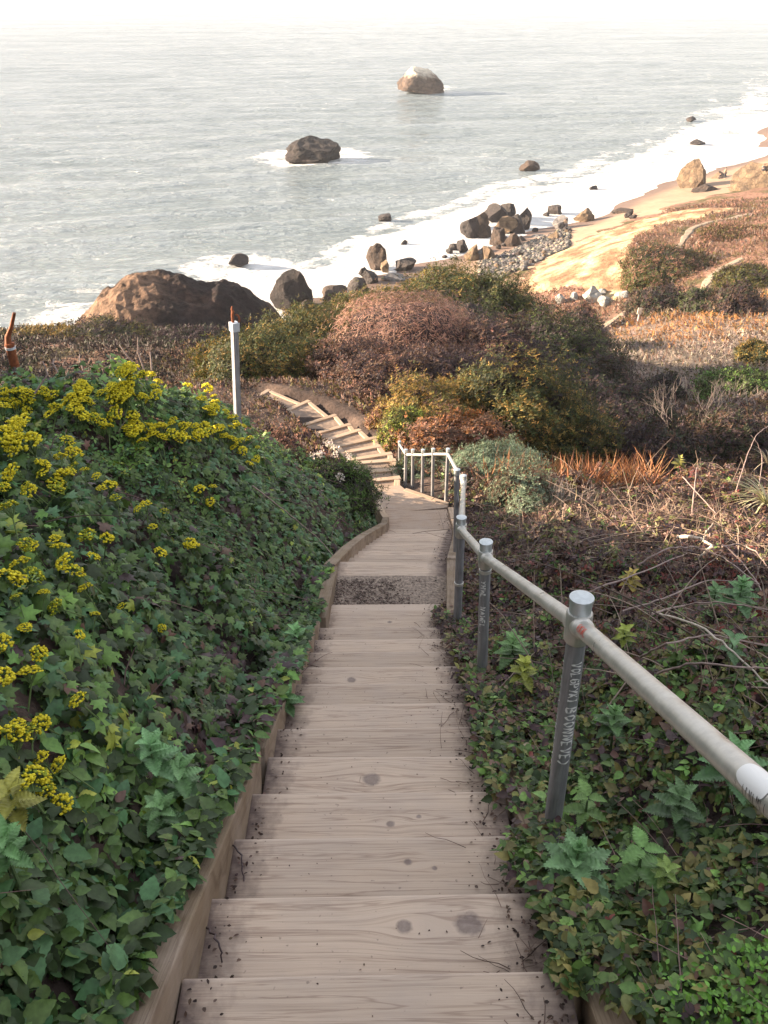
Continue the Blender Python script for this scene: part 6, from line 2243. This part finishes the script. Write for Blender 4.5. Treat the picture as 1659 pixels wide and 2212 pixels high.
# cobbles: uncounted
n = 8000
px = rng.uniform(1035, 1230, n); py = 600 - (px - 1040) * 0.40 + rng.uniform(-42, 36, n)
c0_ = [at_h(a, b, 28.8) for a, b in zip(px, py)]
P = np.array(c0_)
P[:, 2] = ground(P[:, 0], P[:, 1]) + 0.05
k = (~in_poly(P[:, 0], P[:, 1], BLUFF)) & (P[:, 2] > 0.1)
P = P[k]; n = len(P)
cc = pal(n, [(0.11, 0.105, 0.105), (0.19, 0.175, 0.165), (0.30, 0.25, 0.19), (0.06, 0.055, 0.055)], [1, 1, 0.5, 1])
tag(pebbles(P, 0.07 + 0.36 * rng.random(n) ** 3, cc, "cobbles", M_peb), "grey cobble stones heaped between the boulders and the bluff", "cobbles", kind="stuff")


# ------------------------------------------------------------------ people on the beach, signpost
def person(label, base, hgt, pose, cloth_top, cloth_low, face=0.0):
    root = empty("person", base, face)
    tag(root, label, "person")
    k = hgt / 1.75
    J = {'pel': (0, 0, .95), 'chest': (0, 0.02, 1.3), 'neck': (0, 0, 1.5), 'head': (0, -0.02, 1.64), 'top': (0, 0, 1.74),
         'shl': (-.19, 0, 1.42), 'ell': (-.25, .02, 1.12), 'hal': (-.24, -.08, .85), 'shr': (.19, 0, 1.42), 'elr': (.25, .02, 1.12), 'har': (.24, -.08, .85),
         'hil': (-.09, 0, .92), 'knl': (-.10, -.02, .5), 'anl': (-.10, .02, .08), 'tol': (-.10, -.14, .03), 'hir': (.09, 0, .92), 'knr': (.10, -.03, .5), 'anr': (.11, .03, .08), 'tor': (.11, -.13, .03)}
    if pose == 'sit':
        for kk in J:
            x, y, z = J[kk]
            if kk in ('knl', 'knr'):
                J[kk] = (x * 1.3, -.42, .34)
            elif kk in ('anl', 'anr'):
                J[kk] = (x, -.40, -.06)
            elif kk in ('tol', 'tor'):
                J[kk] = (x, -.55, -.10)
            elif kk in ('hal', 'har'):
                J[kk] = (x * .6, -.34, .40)
            else:
                J[kk] = (x, y + (z - .9) * -.12, z - .80)
    E = [('pel', 'chest'), ('chest', 'neck'), ('neck', 'head'), ('head', 'top'), ('chest', 'shl'), ('shl', 'ell'), ('ell', 'hal'), ('chest', 'shr'), ('shr', 'elr'), ('elr', 'har'),
         ('pel', 'hil'), ('hil', 'knl'), ('knl', 'anl'), ('anl', 'tol'), ('pel', 'hir'), ('hir', 'knr'), ('knr', 'anr'), ('anr', 'tor')]
    RD = {'pel': .14, 'chest': .16, 'neck': .06, 'head': .105, 'top': .07, 'shl': .075, 'ell': .05, 'hal': .035, 'shr': .075, 'elr': .05, 'har': .035, 'hil': .10, 'knl': .065, 'anl': .045, 'tol': .035, 'hir': .10, 'knr': .065, 'anr': .045, 'tor': .035}

    def skin(name, keys, mat, grow):
        ks = [kk for kk in J if kk in keys]
        me = bpy.data.meshes.new(name)
        me.from_pydata([tuple(np.array(J[kk]) * k) for kk in ks], [(ks.index(a), ks.index(b)) for a, b in E if a in ks and b in ks], [])
        o = bpy.data.objects.new(name, me)
        COL.objects.link(o)
        o.parent = root
        md = o.modifiers.new("skin", 'SKIN')
        for i, kk in enumerate(ks):
            sv = me.skin_vertices[0].data[i]
            sv.radius = ((RD[kk] + grow) * k,) * 2
            sv.use_root = kk == 'pel'
        o.modifiers.new("sub", 'SUBSURF').levels = 1
        me.materials.append(mat)
    skin("body", set(J), M_skin, 0)
    skin("shirt", {'pel', 'chest', 'shl', 'ell', 'shr', 'elr'}, cloth_top, 0.02)
    skin("trousers", {'pel', 'hil', 'knl', 'anl', 'hir', 'knr', 'anr'}, cloth_low, 0.018)
    m = MB()
    hp = np.array(J['head']) * k
    for i in range(7):
        pass
    bm = bmesh.new()
    bmesh.ops.create_icosphere(bm, subdivisions=2, radius=0.125 * k)
    m.add([(v.co.x + hp[0], v.co.y + hp[1] + 0.03 * k, max(v.co.z, -0.02 * k) + hp[2] + 0.03 * k) for v in bm.verts], [[v.index for v in f.verts] for f in bm.faces])
    bm.free()
    m.build("hair", M_hair, root)


M_skin = simple_mat("skin", (0.50, 0.32, 0.23), 0.6, 0, 0.05)
M_hair = simple_mat("hair", (0.05, 0.035, 0.03), 0.7, 0, 0.2)
M_clo_d = simple_mat("dark_cloth", (0.05, 0.05, 0.065), 0.9, 0, 0.2)
M_clo_t = simple_mat("tan_cloth", (0.55, 0.42, 0.28), 0.9, 0, 0.1)
M_clo_g = simple_mat("grey_cloth", (0.22, 0.21, 0.22), 0.9, 0, 0.2)


def top_of(px, py):
    """first surface of the scene under a photo point"""
    dg = bpy.context.evaluated_depsgraph_get()
    ok, loc, *_ = S.ray_cast(dg, Vector((0, 0, CZ)), Vector(ray(px, py)))
    return np.array(loc) if ok else at_h(px, py, 29)


bpy.context.view_layer.update()
q1 = top_of(1565, 386); q2 = top_of(1554, 386); q3 = top_of(1648, 368); q4 = top_of(1220, 486)
person("person standing in tan top and dark trousers on the russet mound", q1, 1.75, 'stand', M_clo_t, M_clo_d, 0.6)
person("person in dark clothes sitting beside the standing one on the russet mound", q2, 1.7, 'sit', M_clo_d, M_clo_d, 0.9)
person("person sitting on the pale outcrop at the right edge of the beach", q3, 1.7, 'sit', M_clo_g, M_clo_d, 0.4)
person("person in pale top sitting on the two toned boulder", q4, 1.6, 'sit', M_clo_t, M_clo_g, 0.2)

q = np.array(foot(1376, 0, 60.5, 0.0))
sp = empty("signpost", q)
tag(sp, "small pale round topped trail sign on a thin post beside the dirt trail", "sign")
s = scale_at(q)
m = MB(); m.tube([(0, 0, -0.3), (0.04, 0, 26 * s)], 0.05, 8); m.build("pole", simple_mat("sign_pole", (0.55, 0.5, 0.48), 0.7), sp)
m = MB(); m.box((0.05, 0, 30 * s), 10 * s, 0.06, 14 * s, Euler((0, 0.1, 0.2)), 0.02); m.build("panel", simple_mat("sign_panel", (0.72, 0.64, 0.52), 0.6), sp)

# ------------------------------------------------------------------ sea air
hz = MB()
hz.box((0, 1500, 33), 6600, 4400, 90)
mh = bpy.data.materials.new("haze")
mh.use_nodes = True
hn = mh.node_tree.nodes
hn.remove(hn['Principled BSDF'])
pv = hn.new('ShaderNodeVolumePrincipled')
pv.inputs['Color'].default_value = (0.86, 0.92, 1.0, 1)
pv.inputs['Density'].default_value = 0.0002
pv.inputs['Anisotropy'].default_value = 0.1
mh.node_tree.links.new(pv.outputs[0], hn['Material Output'].inputs['Volume'])
ho = hz.build("haze", mh)
tag(ho, "thin bright sea haze over the water and the shore", "haze", kind="stuff")
